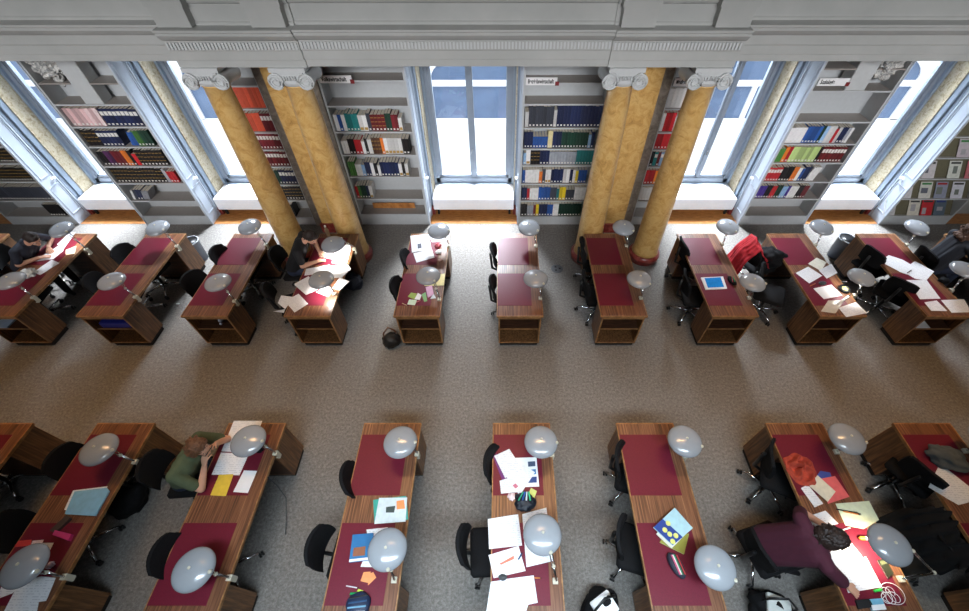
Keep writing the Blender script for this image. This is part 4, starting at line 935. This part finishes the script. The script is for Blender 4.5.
# desk of the maroon reader
z = Z(730, 400, 2.895)
p = at(*z(203, 200), DZ); vs = []; fs = []; nr_, na_ = 26, 72
for i in range(nr_ + 1):
    for j in range(na_):
        a = 2 * math.pi * j / na_; q = i / nr_
        rim = .165 * (1 + .22 * noise.noise(Vector((math.cos(a) * 1.6, math.sin(a) * 1.6, 3))))
        r_ = q * rim; x_, y_ = r_ * math.cos(a), r_ * math.sin(a) * 1.05
        wv = noise.noise(Vector((x_ * 11, y_ * 11, 1.7))); fold = math.sin(3 * a + 34 * r_ + 5 * wv)
        zz = .055 * (1 - q ** 3) + 0.045 * fold * (.35 + .65 * math.sin(math.pi * min(1, q + .12))) + .02 * wv
        vs.append((x_, y_, max(.002, zz)))
for i in range(nr_):
    for j in range(na_): k = (j + 1) % na_; fs.append((i * na_ + j, (i + 1) * na_ + j, (i + 1) * na_ + k, i * na_ + k))
o = MB().add(vs, fs).build('scarf', CM('scarf', 178, 70, 50, .85, .2, 30), None, True, None); o.location = p
tag(o, 'rumpled orange-red scarf heaped on the leather inlay', 'scarf')
stack(z, [(240, 235), (262, 205), (290, 210), (300, 240)], 'folder', 'blue folder under the pink one', 'folder', CM('fold_blue', 60, 80, 160), .006)
stack(z, [(262, 228), (304, 220), (346, 280), (285, 300)], 'folder', 'salmon pink folder beside the orange-red scarf', 'folder', CM('fold_pink', 226, 104, 106), .008, .006)
stack(z, [(228, 246), (254, 218), (306, 265), (284, 294)], 'notepad', 'cream notepad lying on the pink folder', 'notepad', CM('pad_cream', 230, 222, 200), .008, .0145)
sh(z, [(205, 255), (225, 245), (270, 300), (245, 311)], 'white sheet next to the cream notepad', 0)
z = Z(720, 500, 5.5)
stack(z, [(423, 110), (580, 58), (652, 130), (482, 182)], 'exercise_book', 'white open exercise book behind the head of the reader in maroon', 'notebook', 'paper', .01)
z = Z(809, 500, 5.5)
sh(z, [(145, 20), (330, 5), (385, 110), (300, 160), (200, 140)], 'pale green sheets with pencils beside the reader in maroon', 0, CM('greenish', 214, 228, 200))
pen(z, (190, 62), (288, 82), 'orange pencil on the pale green sheets', CM('pencil_or', 214, 130, 60), .003, .007)
pen(z, (150, 50), (285, 75), 'black marker on the pale green sheets', 'black_pl', .003, .007)
pen(z, (182, 165), (235, 150), 'white chalk pen between the sheets of the reader in maroon', 'white_pl', .0, .006)
sh(z, [(95, 300), (217, 215), (300, 320), (190, 410)], 'brightly lit white sheet under the face of the reader in maroon', 0, 'blank')
sh(z, [(170, 385), (312, 310), (402, 478), (215, 512)], 'brightly lit white sheet by the hand of the reader in maroon', 1)
t = thing('correction_roller', 'orange and white correction roller by the lit sheets', 'correction roller', tuple(at(*z(300, 212), DZ)))
MB().caps((-.04, 0, .02), (-.01, .0, .02), .02, .02).build('orange_body', CM('orange_pl', 230, 140, 50), t, True); MB().tube([(-.01, 0, .02), (.055, 0, .02)], .018, 10).build('white_body', 'white_pl', t, True)
t, c, zt_ = stack(z, [(378, 330), (420, 320), (467, 402), (438, 432)], 'pocket_calculator', 'dark pocket calculator at the lamp edge of the desk of the reader in maroon', 'calculator', CM('calc', 44, 46, 34, .3), .018)
deco(t, c, z, [(388, 337), (417, 330), (428, 350), (398, 357)], zt_, 'display', CM('calc_disp', 92, 96, 70, .2))
pen(z, (358, 502), (408, 490), 'bright green highlighter by the cable', CM('hl_g2', 40, 200, 70), .0, .011)
p = at(*z(440, 525), DZ)
m = MB(); pts = []
for k in range(120):
    a = k / 120 * 2 * math.pi * 4.3; r = .05 + .025 * math.sin(k * .31) + (.05 if 70 < k < 95 else 0)
    pts.append((p.x + r * math.cos(a) + .02 * math.sin(k * .1), p.y + r * math.sin(a) * .9, DZ + .004 + .006 * abs(math.sin(k * .2))))
m.tube(pts, .0028, 6); tag(m.build('earphone_cable', 'white_pl', None, True), 'white coiled earphone cable on the desk of the reader in maroon', 'cable')
box_thing(z, [(250, 552), (325, 545), (347, 590), (266, 602)], .02, 'wallet', 'black wallet near the frame bottom', 'wallet', CM('wallet', 26, 26, 28))
t, c, zt_ = stack(z, [(330, 545), (402, 540), (427, 602), (350, 608)], 'tissue_packet', 'blue and white tissue packet beside the black wallet', 'tissue packet', CM('tp_blue', 120, 182, 210), .02)
deco(t, c, z, [(342, 578), (415, 572), (427, 602), (350, 607)], zt_, 'white_half', 'blank')
# grey pouch desk
z = Z(809, 415, 6.05)
lump(z, (852, 258), (.19, .13), .085, 'shoulder_bag', 'dark grey soft pouch on the leather inlay', 'bag', CM('bag_grey', 78, 84, 86, .8), .3, 5, 23, rz=-25)
sh(z, [(722, 436), (792, 293), (968, 432), (985, 470), (830, 502)], 'white printed sheets beside the dark grey pouch', 0)
sh(z, [(825, 500), (968, 465), (1000, 520), (905, 545)], 'second white sheet below the printed sheets of the pouch desk', 1)

# ------------------------------------------------------------------ coats, bags, bins on and around the chairs
def drape(name, P, mat, label, cat, amp=.03, n=14, seed=0, th=.012, folds=9):
    """cloth hung over something: P is a grid of control rows (each a list of points), interpolated with folds"""
    nr, nc = len(P), len(P[0]); vs = []; fs = []
    def lerp(r, c):
        i = min(int(r), nr - 2); j = min(int(c), nc - 2); a, b = r - i, c - j
        f = lambda p: Vector(p)
        return (f(P[i][j]) * (1 - b) + f(P[i][j + 1]) * b) * (1 - a) + (f(P[i + 1][j]) * (1 - b) + f(P[i + 1][j + 1]) * b) * a
    H_, W_ = n * (nr - 1), n * (nc - 1)
    for a in range(H_ + 1):
        for b in range(W_ + 1):
            p = lerp(a / n, b / n); k = b / W_
            nn = noise.noise(p * 7 + Vector((seed, 0, 0)))
            off = amp * (math.sin(k * folds * 2 * math.pi + 3 * nn) * .6 + nn)
            vs.append(p + Vector((off, off * .5, off * .6)))
    for a in range(H_):
        for b in range(W_): q = a * (W_ + 1) + b; fs.append((q, q + 1, q + W_ + 2, q + W_ + 1))
    o = MB().add(vs, fs).build(name, mat, None, True)
    s = o.modifiers.new('thick', 'SOLIDIFY'); s.thickness = th; s.offset = 0
    ss = o.modifiers.new('sub', 'SUBSURF'); ss.levels = 1; ss.render_levels = 1
    return tag(o, label, cat)
c = chairs['A', 9, 1].location
RED = CM('coat_red', 196, 34, 46, .8, .2, 25)
drape('coat', [[(c.x - .46, c.y - .30, .42), (c.x - .52, c.y - .05, .40), (c.x - .44, c.y + .22, .40)], [(c.x - .40, c.y - .26, .74), (c.x - .42, c.y, .78), (c.x - .37, c.y + .2, .74)], [(c.x - .26, c.y - .24, .95), (c.x - .27, c.y, 1.02), (c.x - .25, c.y + .18, .97)],
        [(c.x - .14, c.y - .22, .82), (c.x - .12, c.y, .86), (c.x - .12, c.y + .2, .84)], [(c.x + .08, c.y - .24, .56), (c.x + .1, c.y, .56), (c.x + .06, c.y + .2, .56)]], RED, 'bright red coat thrown over the back of a chair', 'coat', .03, 8, 3)
o = crumple('rucksack', (c.x + .10, c.y - .06, .66), .2, .2, .17, 'black_fab', .3, 4, 31, 4, flat=.16); tag(o, 'black rucksack on the chair seat next to the red coat', 'rucksack')
c = chairs['B', 7, 0].location
drape('coat', [[(c.x - .40, c.y - .30, .30), (c.x - .5, c.y, .34), (c.x - .34, c.y + .30, .30)], [(c.x - .34, c.y - .28, .72), (c.x - .38, c.y, .78), (c.x - .30, c.y + .26, .74)], [(c.x - .24, c.y - .26, 1.0), (c.x - .26, c.y, 1.06), (c.x - .20, c.y + .22, 1.02)],
        [(c.x - .1, c.y - .26, .76), (c.x - .06, c.y, .78), (c.x - .06, c.y + .24, .76)], [(c.x + .2, c.y - .28, .56), (c.x + .28, c.y, .55), (c.x + .24, c.y + .30, .56)], [(c.x + .32, c.y - .2, .32), (c.x + .36, c.y, .34), (c.x + .36, c.y + .3, .3)]], CM('coat_black', 3, 3, 4, 1), 'big black coat thrown over a chair, by the desk with the dark grey pouch', 'coat', .055, 10, 5, folds=5)
def bag(loc, s, label, mat, strap_mat, seed, rz=0, accent=None):
    t = thing('shoulder_bag', label, 'bag', loc, R(rz))
    o = crumple('body', (0, 0, s[2] * .75), s[0], s[1], s[2], mat, .22, 4, seed, 4, flat=s[2] * .74); o.parent = t
    MB().tube([(-s[0] * .8, 0, s[2]), (-s[0] * .6, .02, s[2] * 2.1), (0, .05, s[2] * 2.6), (s[0] * .6, .02, s[2] * 2.1), (s[0] * .8, 0, s[2])], .012, 8).build('strap', strap_mat, t, True)
    if accent: MB().cbox(-s[0] * .55, s[0] * .55, -s[1] * .6, s[1] * .6, s[2] * 1.55, s[2] * 1.75, .01).build('contents', accent, t)
    return t
p = at(392, 341, .08); bag((p.x, p.y, 0), (.14, .11, .14), 'black and brown handbag on the floor at the foot of the notes-strewn desk', CM('bag_bk', 26, 22, 20), CM('strap_br', 110, 70, 50), 41, 20)
p = at(603, 607, .25); bag((p.x, p.y, 0), (.2, .16, .2), 'black bag with a white book inside, on the floor by the flower-covered stack desk', 'black_fab', 'black_pl', 43, 30, 'blank')
p = at(775, 608, .25); bag((p.x, p.y, 0), (.2, .16, .2), 'black bag with pale papers inside, on the floor behind the reader in maroon', 'black_fab', 'black_pl', 45, -20, CM('paper_gr', 200, 204, 200))
p = at(118, 497, .3); bag((p.x, p.y, 0), (.2, .17, .2), 'black bag on the floor under the edge of the desk with the light blue folder', 'black_fab', 'black_pl', 47, 50)
def bin_(x, y, label):
    t = thing('waste_bin', label, 'waste bin', (x, y, 0))
    MB().lathe([(.001, .004), (.11, .004), (.11, .0), (.115, .0), (.14, .40), (.146, .42), (.14, .425), (.132, .41), (.108, .02), (.001, .015)], n=32).build('drum', CM('bin_grey', 112, 122, 138, .35), t, True)
    m = MB(); pts = [(.143 * math.cos(a), .143 * math.sin(a), .42) for a in [k / 32 * 2 * math.pi for k in range(33)]]; m.tube(pts, .008, 8); m.build('rim', CM('rim_grey', 200, 206, 214, .3), t, True)
    MB().lathe([(.118, .15), (.128, .3), (.136, .41)], n=24).build('liner', 'black_pl', t, True)
bin_(-5.66, 5.82, 'grey waste bin behind the desk with a blue folder in its cubby')
bin_(6.34, 5.90, 'grey waste bin behind the desk covered in loose sheets')
p = at(557, 268.8, 0)
t = thing('floor_socket', 'round dark floor socket plate in the carpet between two bare desks', 'floor socket', (p.x, p.y, 0)); MB().lathe([(.11, 0), (.11, .006), (.1, .008), (.001, .008)], n=28).build('plate', CM('plate', 84, 86, 90, .5), t, True)
m = MB()
for a in (0, 2.1, 4.2): m.box(.05 * math.cos(a) - .018, .05 * math.cos(a) + .018, .05 * math.sin(a) - .018, .05 * math.sin(a) + .018, .008, .01)
m.build('outlets', 'ink', t)
p = at(178, 304, .01); o = crumple('litter', (p.x, p.y, .012), .025, .02, .015, 'blank', .5, 6, 3, 2); tag(o, 'small scrap of white paper on the carpet by the bottle desk', 'paper scrap')
c0 = Vector((XB[2] + DW, YB1 - .62, .74)); tag(MB().tube([c0 + Vector((.01, 0, 0)), c0 + Vector((.03, -.02, -.2)), c0 + Vector((.06, -.08, -.45)), c0 + Vector((.02, -.25, -.7)), c0 + Vector((.05, -.4, -.735))], .005, 6).build('power_cord', CM('cord', 60, 62, 66), None, True), 'thin power cord hanging off the desk of the reader in green', 'cord')
# ------------------------------------------------------------------ people
def figure(label, pos, J, look, shirt, trousers, hair, hair_style, sleeve=.62, hands=((0, 0), (0, 0)), extra=None):
    """J: joints relative to pos; look: gaze direction.  One remeshed body, clothing and hair as children"""
    t = thing('person', label, 'person', pos)
    V = {k: Vector(v) for k, v in J.items()}
    def fin(mb, name, mat, vox, it=3, sm=.5):
        o = mb.build(name, mat, t, True)
        r = o.modifiers.new('skin', 'REMESH'); r.mode = 'VOXEL'; r.voxel_size = vox; r.use_smooth_shade = True
        s = o.modifiers.new('relax', 'SMOOTH'); s.factor = sm; s.iterations = it
        return o
    f = Vector(look).normalized(); rt = f.cross(Vector((0, 0, 1))).normalized(); u = rt.cross(f).normalized()
    HM = Matrix((rt, f, u)).transposed()                       # head frame: x right, y forward, z up
    H = V['head']; hp = lambda x, y, z: H + HM @ Vector((x, y, z))
    # --- body
    b = MB()
    sl, sr = V['shL'], V['shR']; sh_c = (sl + sr) / 2; pel = V['pelvis']; lat = (sr - sl).normalized()
    for s_ in (-.06, 0, .06): b.caps(pel + lat * s_, sh_c + lat * s_ * 1.3 - Vector((0, 0, .05)), .105, .10)
    b.caps(sl, sr, .055, .055); b.caps(sh_c - Vector((0, 0, .02)), hp(0, -.03, -.06), .058, .05)
    b.ell(H, .074, .094, .108, HM, 20, 14); b.ell(hp(0, .022, -.062), .054, .066, .056, HM, 16, 10); b.ell(hp(0, .03, -.03), .062, .06, .05, HM)
    b.caps(hp(0, .088, .0), hp(0, .108, -.034), .009, .014, 8, 3); b.ell(hp(0, .082, .028), .05, .018, .012, HM, 10, 6)
    for s_ in (-1, 1):
        b.ell(hp(s_ * .076, -.006, -.012), .010, .02, .032, HM, 10, 8); b.ell(hp(s_ * .036, .066, -.028), .022, .02, .018, HM, 10, 6)
    b.caps(hp(-.02, .085, -.068), hp(.02, .085, -.068), .009, .009, 8, 3); b.ell(hp(0, .072, -.098), .024, .02, .018, HM, 10, 6)
    for sd, (sh_, el, wr, hd) in (('L', (sl, V['elL'], V['wrL'], V['hdL'])), ('R', (sr, V['elR'], V['wrR'], V['hdR']))):
        b.caps(sh_, el, .05, .041); b.caps(el, wr, .041, .027)
        d = (hd - wr).normalized(); nrm = Vector((0, 0, 1)); nrm = (nrm - d * nrm.dot(d)); nrm = nrm.normalized() if nrm.length > .05 else Vector((-1, 0, 0))
        sdv = d.cross(nrm).normalized() * (1 if sd == 'R' else -1)     # towards the little finger
        for k in range(4):
            q = -.027 + .018 * k
            b.caps(wr + d * .012 + sdv * q * .6, wr + d * .082 + sdv * q, .014, .012, 8, 3)
            ln = (.040, .046, .043, .033)[k]; fan = (q + .003) * .35
            p0 = wr + d * .086 + sdv * q * 1.08; p1 = p0 + d * ln + sdv * fan * .5 - nrm * .010; p2 = p1 + d * ln * .55 + sdv * fan * .2 - nrm * .018; p3 = p2 + d * ln * .25 - nrm * .018
            b.caps(p0, p1, .0095, .0088, 8, 3); b.caps(p1, p2, .0088, .0082, 8, 3); b.caps(p2, p3, .0082, .0072, 8, 3)
        p0 = wr + d * .028 - sdv * .026; p1 = p0 + d * .032 - sdv * .026 - nrm * .008; p2 = p1 + d * .034 - sdv * .006 - nrm * .010
        b.caps(p0, p1, .0125, .0105, 8, 3); b.caps(p1, p2, .0105, .0085, 8, 3)
    for s_ in 'LR':
        hip = pel + lat * (.085 if s_ == 'R' else -.085)
        b.caps(hip, V['kn' + s_], .075, .052); b.caps(V['kn' + s_], V['an' + s_], .052, .036)
    fin(b, 'body', 'skin', .0055, 2)
    # --- eyes, brows and mouth
    e = MB()
    for s_ in (-1, 1): e.ell(hp(s_ * .031, .0835, .006), .0125, .008, .0085, HM, 10, 8)
    eyes = e.build('eyes', CM('eye_white', 226, 222, 216, .3), t, True)
    e = MB()
    for s_ in (-1, 1): e.ell(hp(s_ * .031, .0895, .004), .0062, .004, .0062, HM, 8, 6)
    e.build('pupils', 'ink', eyes, True)
    e = MB()
    for s_ in (-1, 1): e.caps(hp(s_ * .018, .094, .026), hp(s_ * .048, .080, .028), .005, .004, 8, 3)
    e.build('eyebrows', hair, t, True)
    MB().caps(hp(-.018, .0935, -.069), hp(.018, .0935, -.069), .0045, .0045, 8, 3).build('lips', CM('lips', 176, 104, 92), t, True)
    # --- shirt with sleeves
    b = MB()
    for s_ in (-.065, 0, .065): b.caps(pel + lat * s_ + Vector((0, 0, .03)), sh_c + lat * s_ * 1.35 - Vector((0, 0, .05)), .122, .112)
    b.caps(sl, sr, .068, .068); b.caps(sh_c, sh_c + (hp(0, -.03, -.06) - sh_c) * .32, .078, .062)
    for sh_, el, wr in ((sl, V['elL'], V['wrL']), (sr, V['elR'], V['wrR'])):
        if sleeve <= 1: b.caps(sh_, sh_ + (el - sh_) * sleeve, .066, .060)
        else: b.caps(sh_, el, .066, .054); b.caps(el, el + (wr - el) * (sleeve - 1), .054, .042)
    fin(b, 'shirt', shirt, .008, 3)
    # --- trousers and shoes
    b = MB()
    b.caps(pel - lat * .08, pel + lat * .08, .115, .115)
    for s_ in 'LR':
        hip = pel + lat * (.085 if s_ == 'R' else -.085)
        b.caps(hip, V['kn' + s_], .092, .068); b.caps(V['kn' + s_], V['an' + s_], .066, .054)
    fin(b, 'trousers', trousers, .01, 3)
    b = MB()
    for s_ in 'LR':
        a = V['an' + s_]; fd = Vector((f.x, f.y, 0)).normalized()
        b.caps(a - fd * .04 + Vector((0, 0, -.03)), a + fd * .06 + Vector((0, 0, -.045)), .042, .036); b.caps(a + fd * .06 + Vector((0, 0, -.045)), a + fd * .14 + Vector((0, 0, -.052)), .038, .028)
    fin(b, 'shoes', CM('shoes_dark', 28, 26, 28), .009, 2)
    # --- hair
    b = MB()
    b.ell(hp(0, -.016, .022), .084, .096, .104, HM, 20, 14)
    if hair_style == 'short':
        b.ell(hp(0, .045, .075), .06, .045, .034, HM); b.ell(hp(0, -.05, -.02), .07, .055, .07, HM)
        nb, rr, lo = 70, .013, -.02
    elif hair_style == 'wavy':
        b.ell(hp(0, -.05, -.05), .088, .07, .09, HM); nb, rr, lo = 110, .017, -.12
        for s_ in (-1, 1): b.ell(hp(s_ * .078, -.005, -.03), .024, .045, .075, HM)
    else:
        b.ell(hp(0, -.05, -.06), .14, .12, .15, HM); nb, rr, lo = 260, .032, -.2
    rnd = random.Random(len(label))
    for k in range(nb):
        th = rnd.uniform(0, 2 * math.pi); zz = rnd.uniform(lo / .11, .98); r_ = math.sqrt(max(.05, 1 - max(-.6, zz) ** 2))
        x, y = math.cos(th) * r_, math.sin(th) * r_
        if y > .30 and zz < .52: continue
        sc_ = 1.0 if hair_style != 'curly' else 1.28
        q0 = hp(x * .080 * sc_, y * .091 * sc_ - .014, max(zz, -1.4) * .100 + .02); tg = HM @ Vector((x * .5 + rnd.uniform(-.5, .5), y * .5 - .3, -.9 + rnd.uniform(-.3, .3))); tg.normalize()
        b.caps(q0, q0 + tg * rr * rnd.uniform(1.5, 3.2), rr * .8, rr * .45, 8, 3)
    o = fin(b, 'hair', hair, .006 if hair_style != 'curly' else .009, 2, .4)
    tx = bpy.data.textures.new('strands', 'CLOUDS'); tx.noise_scale = .014
    d = o.modifiers.new('strands', 'DISPLACE'); d.texture = tx; d.strength = .012 if hair_style == 'short' else .018; d.mid_level = .5
    if extra: extra(t, hp, HM)
    return t
HB = CM('hair_dark', 40, 28, 22, .6, .3, 60); HW = CM('hair_brown', 112, 76, 52, .6, .35, 60); HC_ = CM('hair_curl', 84, 56, 38, .7, .4, 60); HD = CM('hair_vdark', 46, 32, 26, .55, .35, 60)
JEANS = CM('jeans', 34, 42, 62, .85); DARKT = CM('dark_trousers', 26, 26, 32, .85)
def seat_pose(px, py, lean, head, wrR, wrL, elR, elL, shR, shL, hdR, hdL):
    """joints for someone sitting west of a desk facing +x; R is the near (camera) arm"""
    return dict(pelvis=(px, py, .56), head=head, shR=shR, shL=shL, elR=elR, elL=elL, wrR=wrR, wrL=wrL, hdR=hdR, hdL=hdL,
                knR=(px + .43, py - .10, .545), knL=(px + .43, py + .10, .545), anR=(px + .40, py - .12, .085), anL=(px + .40, py + .12, .085))
# reader in green, both elbows on the desk, face in hands
def glasses(t, hp, HM):
    m = MB()
    for s_ in (-1, 1):
        pts = [hp(s_ * .033 + .024 * math.cos(a), .106, .004 + .018 * math.sin(a)) for a in [k / 16 * 2 * math.pi for k in range(17)]]; m.tube(pts, .003, 6)
        m.tube([hp(s_ * .057, .104, .008), hp(s_ * .08, .0, .008)], .0025, 6)
    m.tube([hp(-.009, .108, .008), hp(.009, .108, .008)], .0025, 6); m.build('glasses', 'ink', t, True)
x = XB[2]
figure('person in a green T-shirt with wavy brown hair and glasses, elbows on the desk', (0, 0, 0),
       seat_pose(x - .34, 1.64, 0, (x + .085, 1.70, 1.16), (x + .10, 1.57, .96), (x + .12, 1.82, .97), (x + .06, 1.40, .80), (x + .10, 1.94, .80), (x - .12, 1.45, 1.03), (x - .06, 1.86, 1.03), (x + .13, 1.63, 1.06), (x + .15, 1.76, 1.07)),
       (.86, -.18, -.55), CM('tee_green', 84, 96, 70, .85), JEANS, HW, 'wavy', .72, extra=glasses)
# reader in maroon, bent over lit sheets
x = XB[6]
figure('person in a maroon top with dark hair, bent low over brightly lit sheets', (0, 0, 0),
       seat_pose(x - .42, .92, 0, (x - .10, .87, 1.12), (x + .055, .56, .795), (x + .10, 1.06, .795), (x - .02, .57, .87), (x - .10, 1.17, .84), (x - .20, .66, 1.02), (x - .27, 1.05, 1.05), (x + .13, .50, .77), (x + .17, 1.0, .775)),
       (.66, -.22, -.75), CM('top_maroon', 74, 26, 44, .85), DARKT, HD, 'wavy', .92)
# reader in navy T-shirt
x = XA[1]
def tee_print(t, hp, HM):
    m = MB()
    for k in range(6): m.caps((x - .005 + .012 * (k % 2), 4.93 + .035 * k, .93 - .01 * (k % 3)), (x + .02, 4.945 + .035 * k, .88), .012, .012, 8, 3)
    m.build('shirt_print', 'white_pl', t, True)
figure('person in a navy T-shirt with short dark hair, writing near the photo edge', (0, 0, 0),
       seat_pose(x - .28, 5.05, 0, (x + .33, 5.04, 1.13), (x + .20, 4.97, .795), (x + .18, 5.22, .80), (x + .04, 4.78, .82), (x + .10, 5.42, .82), (x + .08, 4.86, 1.0), (x + .09, 5.24, 1.02), (x + .29, 5.03, .775), (x + .25, 5.15, .775)),
       (.70, -.32, -.62), CM('tee_navy', 36, 40, 52, .85), DARKT, HB, 'short', .72, extra=tee_print)
# reader in black T-shirt
x = XA[4]
figure('person in a black T-shirt with short dark hair, writing between two lit lamps', (0, 0, 0),
       seat_pose(x - .30, 5.02, 0, (x + .16, 5.03, 1.17), (x + .17, 4.88, .795), (x + .15, 5.12, .80), (x + .0, 4.75, .82), (x + .02, 5.33, .82), (x - .04, 4.84, 1.04), (x - .06, 5.22, 1.06), (x + .26, 4.94, .775), (x + .24, 5.06, .775)),
       (.72, -.24, -.64), CM('tee_black', 20, 20, 22, .85), JEANS, HB, 'short', .72)
# curly haired reader at the photo edge
x = XA[11]
figure('person in a dark jacket and jeans with long curly brown hair at the photo edge', (0, 0, 0),
       seat_pose(x - .52, 5.04, 0, (x - .24, 5.10, 1.20), (x + .07, 4.96, .80), (x + .08, 5.25, .80), (x - .20, 4.80, .86), (x - .16, 5.40, .86), (x - .38, 4.86, 1.06), (x - .36, 5.26, 1.06), (x + .15, 5.0, .775), (x + .16, 5.18, .775)),
       (.8, -.1, -.5), CM('jacket_dark', 36, 38, 46, .8), JEANS, HC_, 'curly', 1.85)
x = XA[4]
o = tag(bpy.data.objects.new('rucksack', None), None)
bpy.data.objects.remove(o)
p = at(352, 283, .1)
o = crumple('rucksack', (p.x, p.y, .13), .19, .14, .14, CM('ruck_navy', 20, 24, 40), .3, 4, 51, 4, flat=.125); tag(o, 'dark navy rucksack on the floor under the desk of the black T-shirt reader', 'rucksack')
# ------------------------------------------------------------------ outside the windows
tag(MB().box(-30, 30, 8.3, 24, -4.3, -4.2).build('street', 'street'), kind='structure')
fm = MB(); fm.box(-30, 30, 20, 20.3, -4.2, -3.95, 0); fm.box(-30, 30, 20, 20.3, -1.0, 6, 0)
X0 = -30
fm.box(-30, 30, 20.1, 20.3, -4.0, -1.0, 1)
for k in range(-4, 5):
    c = -.56 + 5.6 * k
    fm.box(c + 2.6, c + 3.0, 20, 20.2, -4.0, -1.0, 0)
    fm.box(c - 2.6, c + 2.6, 19.95, 20.15, -2.42, -2.2, 0)
    for s in (-1, 1):                              # spandrels leaving an arched head
        pts = [(c + s * 2.6 * math.cos(R(a)), -2.1 + 1.1 * math.sin(R(a))) for a in range(0, 91, 10)]
        pts = pts + [(c + s * 2.6, -1.0)]
        n = len(pts); vs = [(x, 20.0, z) for x, z in pts] + [(x, 20.12, z) for x, z in pts]
        fm.add(vs, [tuple(range(n)), tuple(range(2 * n - 1, n - 1, -1))] + [(i, n + i, n + (i + 1) % n, (i + 1) % n) for i in range(n)], 0)
    fm.box(c + .9, c + 1.1, 19.97, 20.15, -4.0, -2.3, 0)
tag(fm.build('opposite_building', ['street', 'facade_glass']), 'bright white building with arched blue windows across the street', 'building')

# ------------------------------------------------------------------ light
w = bpy.data.worlds.new('sky'); sc.world = w; w.use_nodes = True
bg = w.node_tree.nodes['Background']; bg.inputs['Color'].default_value = (.86, .93, 1, 1); bg.inputs['Strength'].default_value = SKY
def area(name, loc, target, sx, sy, power, color, spread=180, portal=False):
    ld = bpy.data.lights.new(name, 'AREA'); ld.shape = 'RECTANGLE'; ld.size = sx; ld.size_y = sy; ld.energy = power; ld.color = color; ld.spread = R(spread)
    if portal: ld.cycles.is_portal = True
    o = bpy.data.objects.new(name, ld); col.objects.link(o); o.location = loc
    o.rotation_euler = (Vector(target) - Vector(loc)).to_track_quat('-Z', 'Y').to_euler()
    return o
for i, (a, b) in enumerate(BAYS):
    area('window_portal', ((a + b) / 2, 7.97, 1.95), ((a + b) / 2, 0, 1.95), b - a - .3, 3.0, 1, (1, 1, 1), portal=True)
    # daylight falling in steeply from the sky above the street
    area('daylight', ((a + b) / 2, 9.6, 5.0), ((a + b) / 2, 6.4, 0), 1.6, 1.6, DAY, (.90, .95, 1), 80)
sun = bpy.data.lights.new('sun', 'SUN'); sun.energy = SUN; sun.angle = R(8); so = bpy.data.objects.new('sun', sun); col.objects.link(so)
so.rotation_euler = Vector((.25, .55, -.8)).to_track_quat('-Z', 'Y').to_euler()
area('ceiling_fill', (-.3, 2.6, 7.9), (-.3, 2.6, 0), 10, 5, CEIL_FILL, (1, .95, .88))  # unseen fill added under the ceiling for the general ambient level
area('front_fill', (-.3, -3.2, 6.4), (-.3, 6.8, 2.0), 18, 1.6, FRONT_FILL, (.97, .97, 1), 40)  # fill added behind the camera to brighten the bookcase fronts
area('ceiling_light_aisle', (-.3, 3.6, 7.9), (-.3, 2.6, 0), 16, .5, AISLE, (1, .58, .25), 40)
area('near_fill', (.2, -.7, 4.9), (.2, .6, 0), 5.6, .7, NEAR_FILL, (.72, .87, 1), 80)  # cool fill added just below the camera for the near desks and floor
for v in (VIEW,):
    sc.view_settings.view_transform = v[0]; sc.view_settings.look = v[1]; sc.view_settings.exposure = v[2]; sc.view_settings.gamma = v[3]
sc.cycles.use_denoising = True
sc.cycles.max_bounces = 6; sc.cycles.diffuse_bounces = 3; sc.cycles.transparent_max_bounces = 12; sc.cycles.sample_clamp_indirect = 6
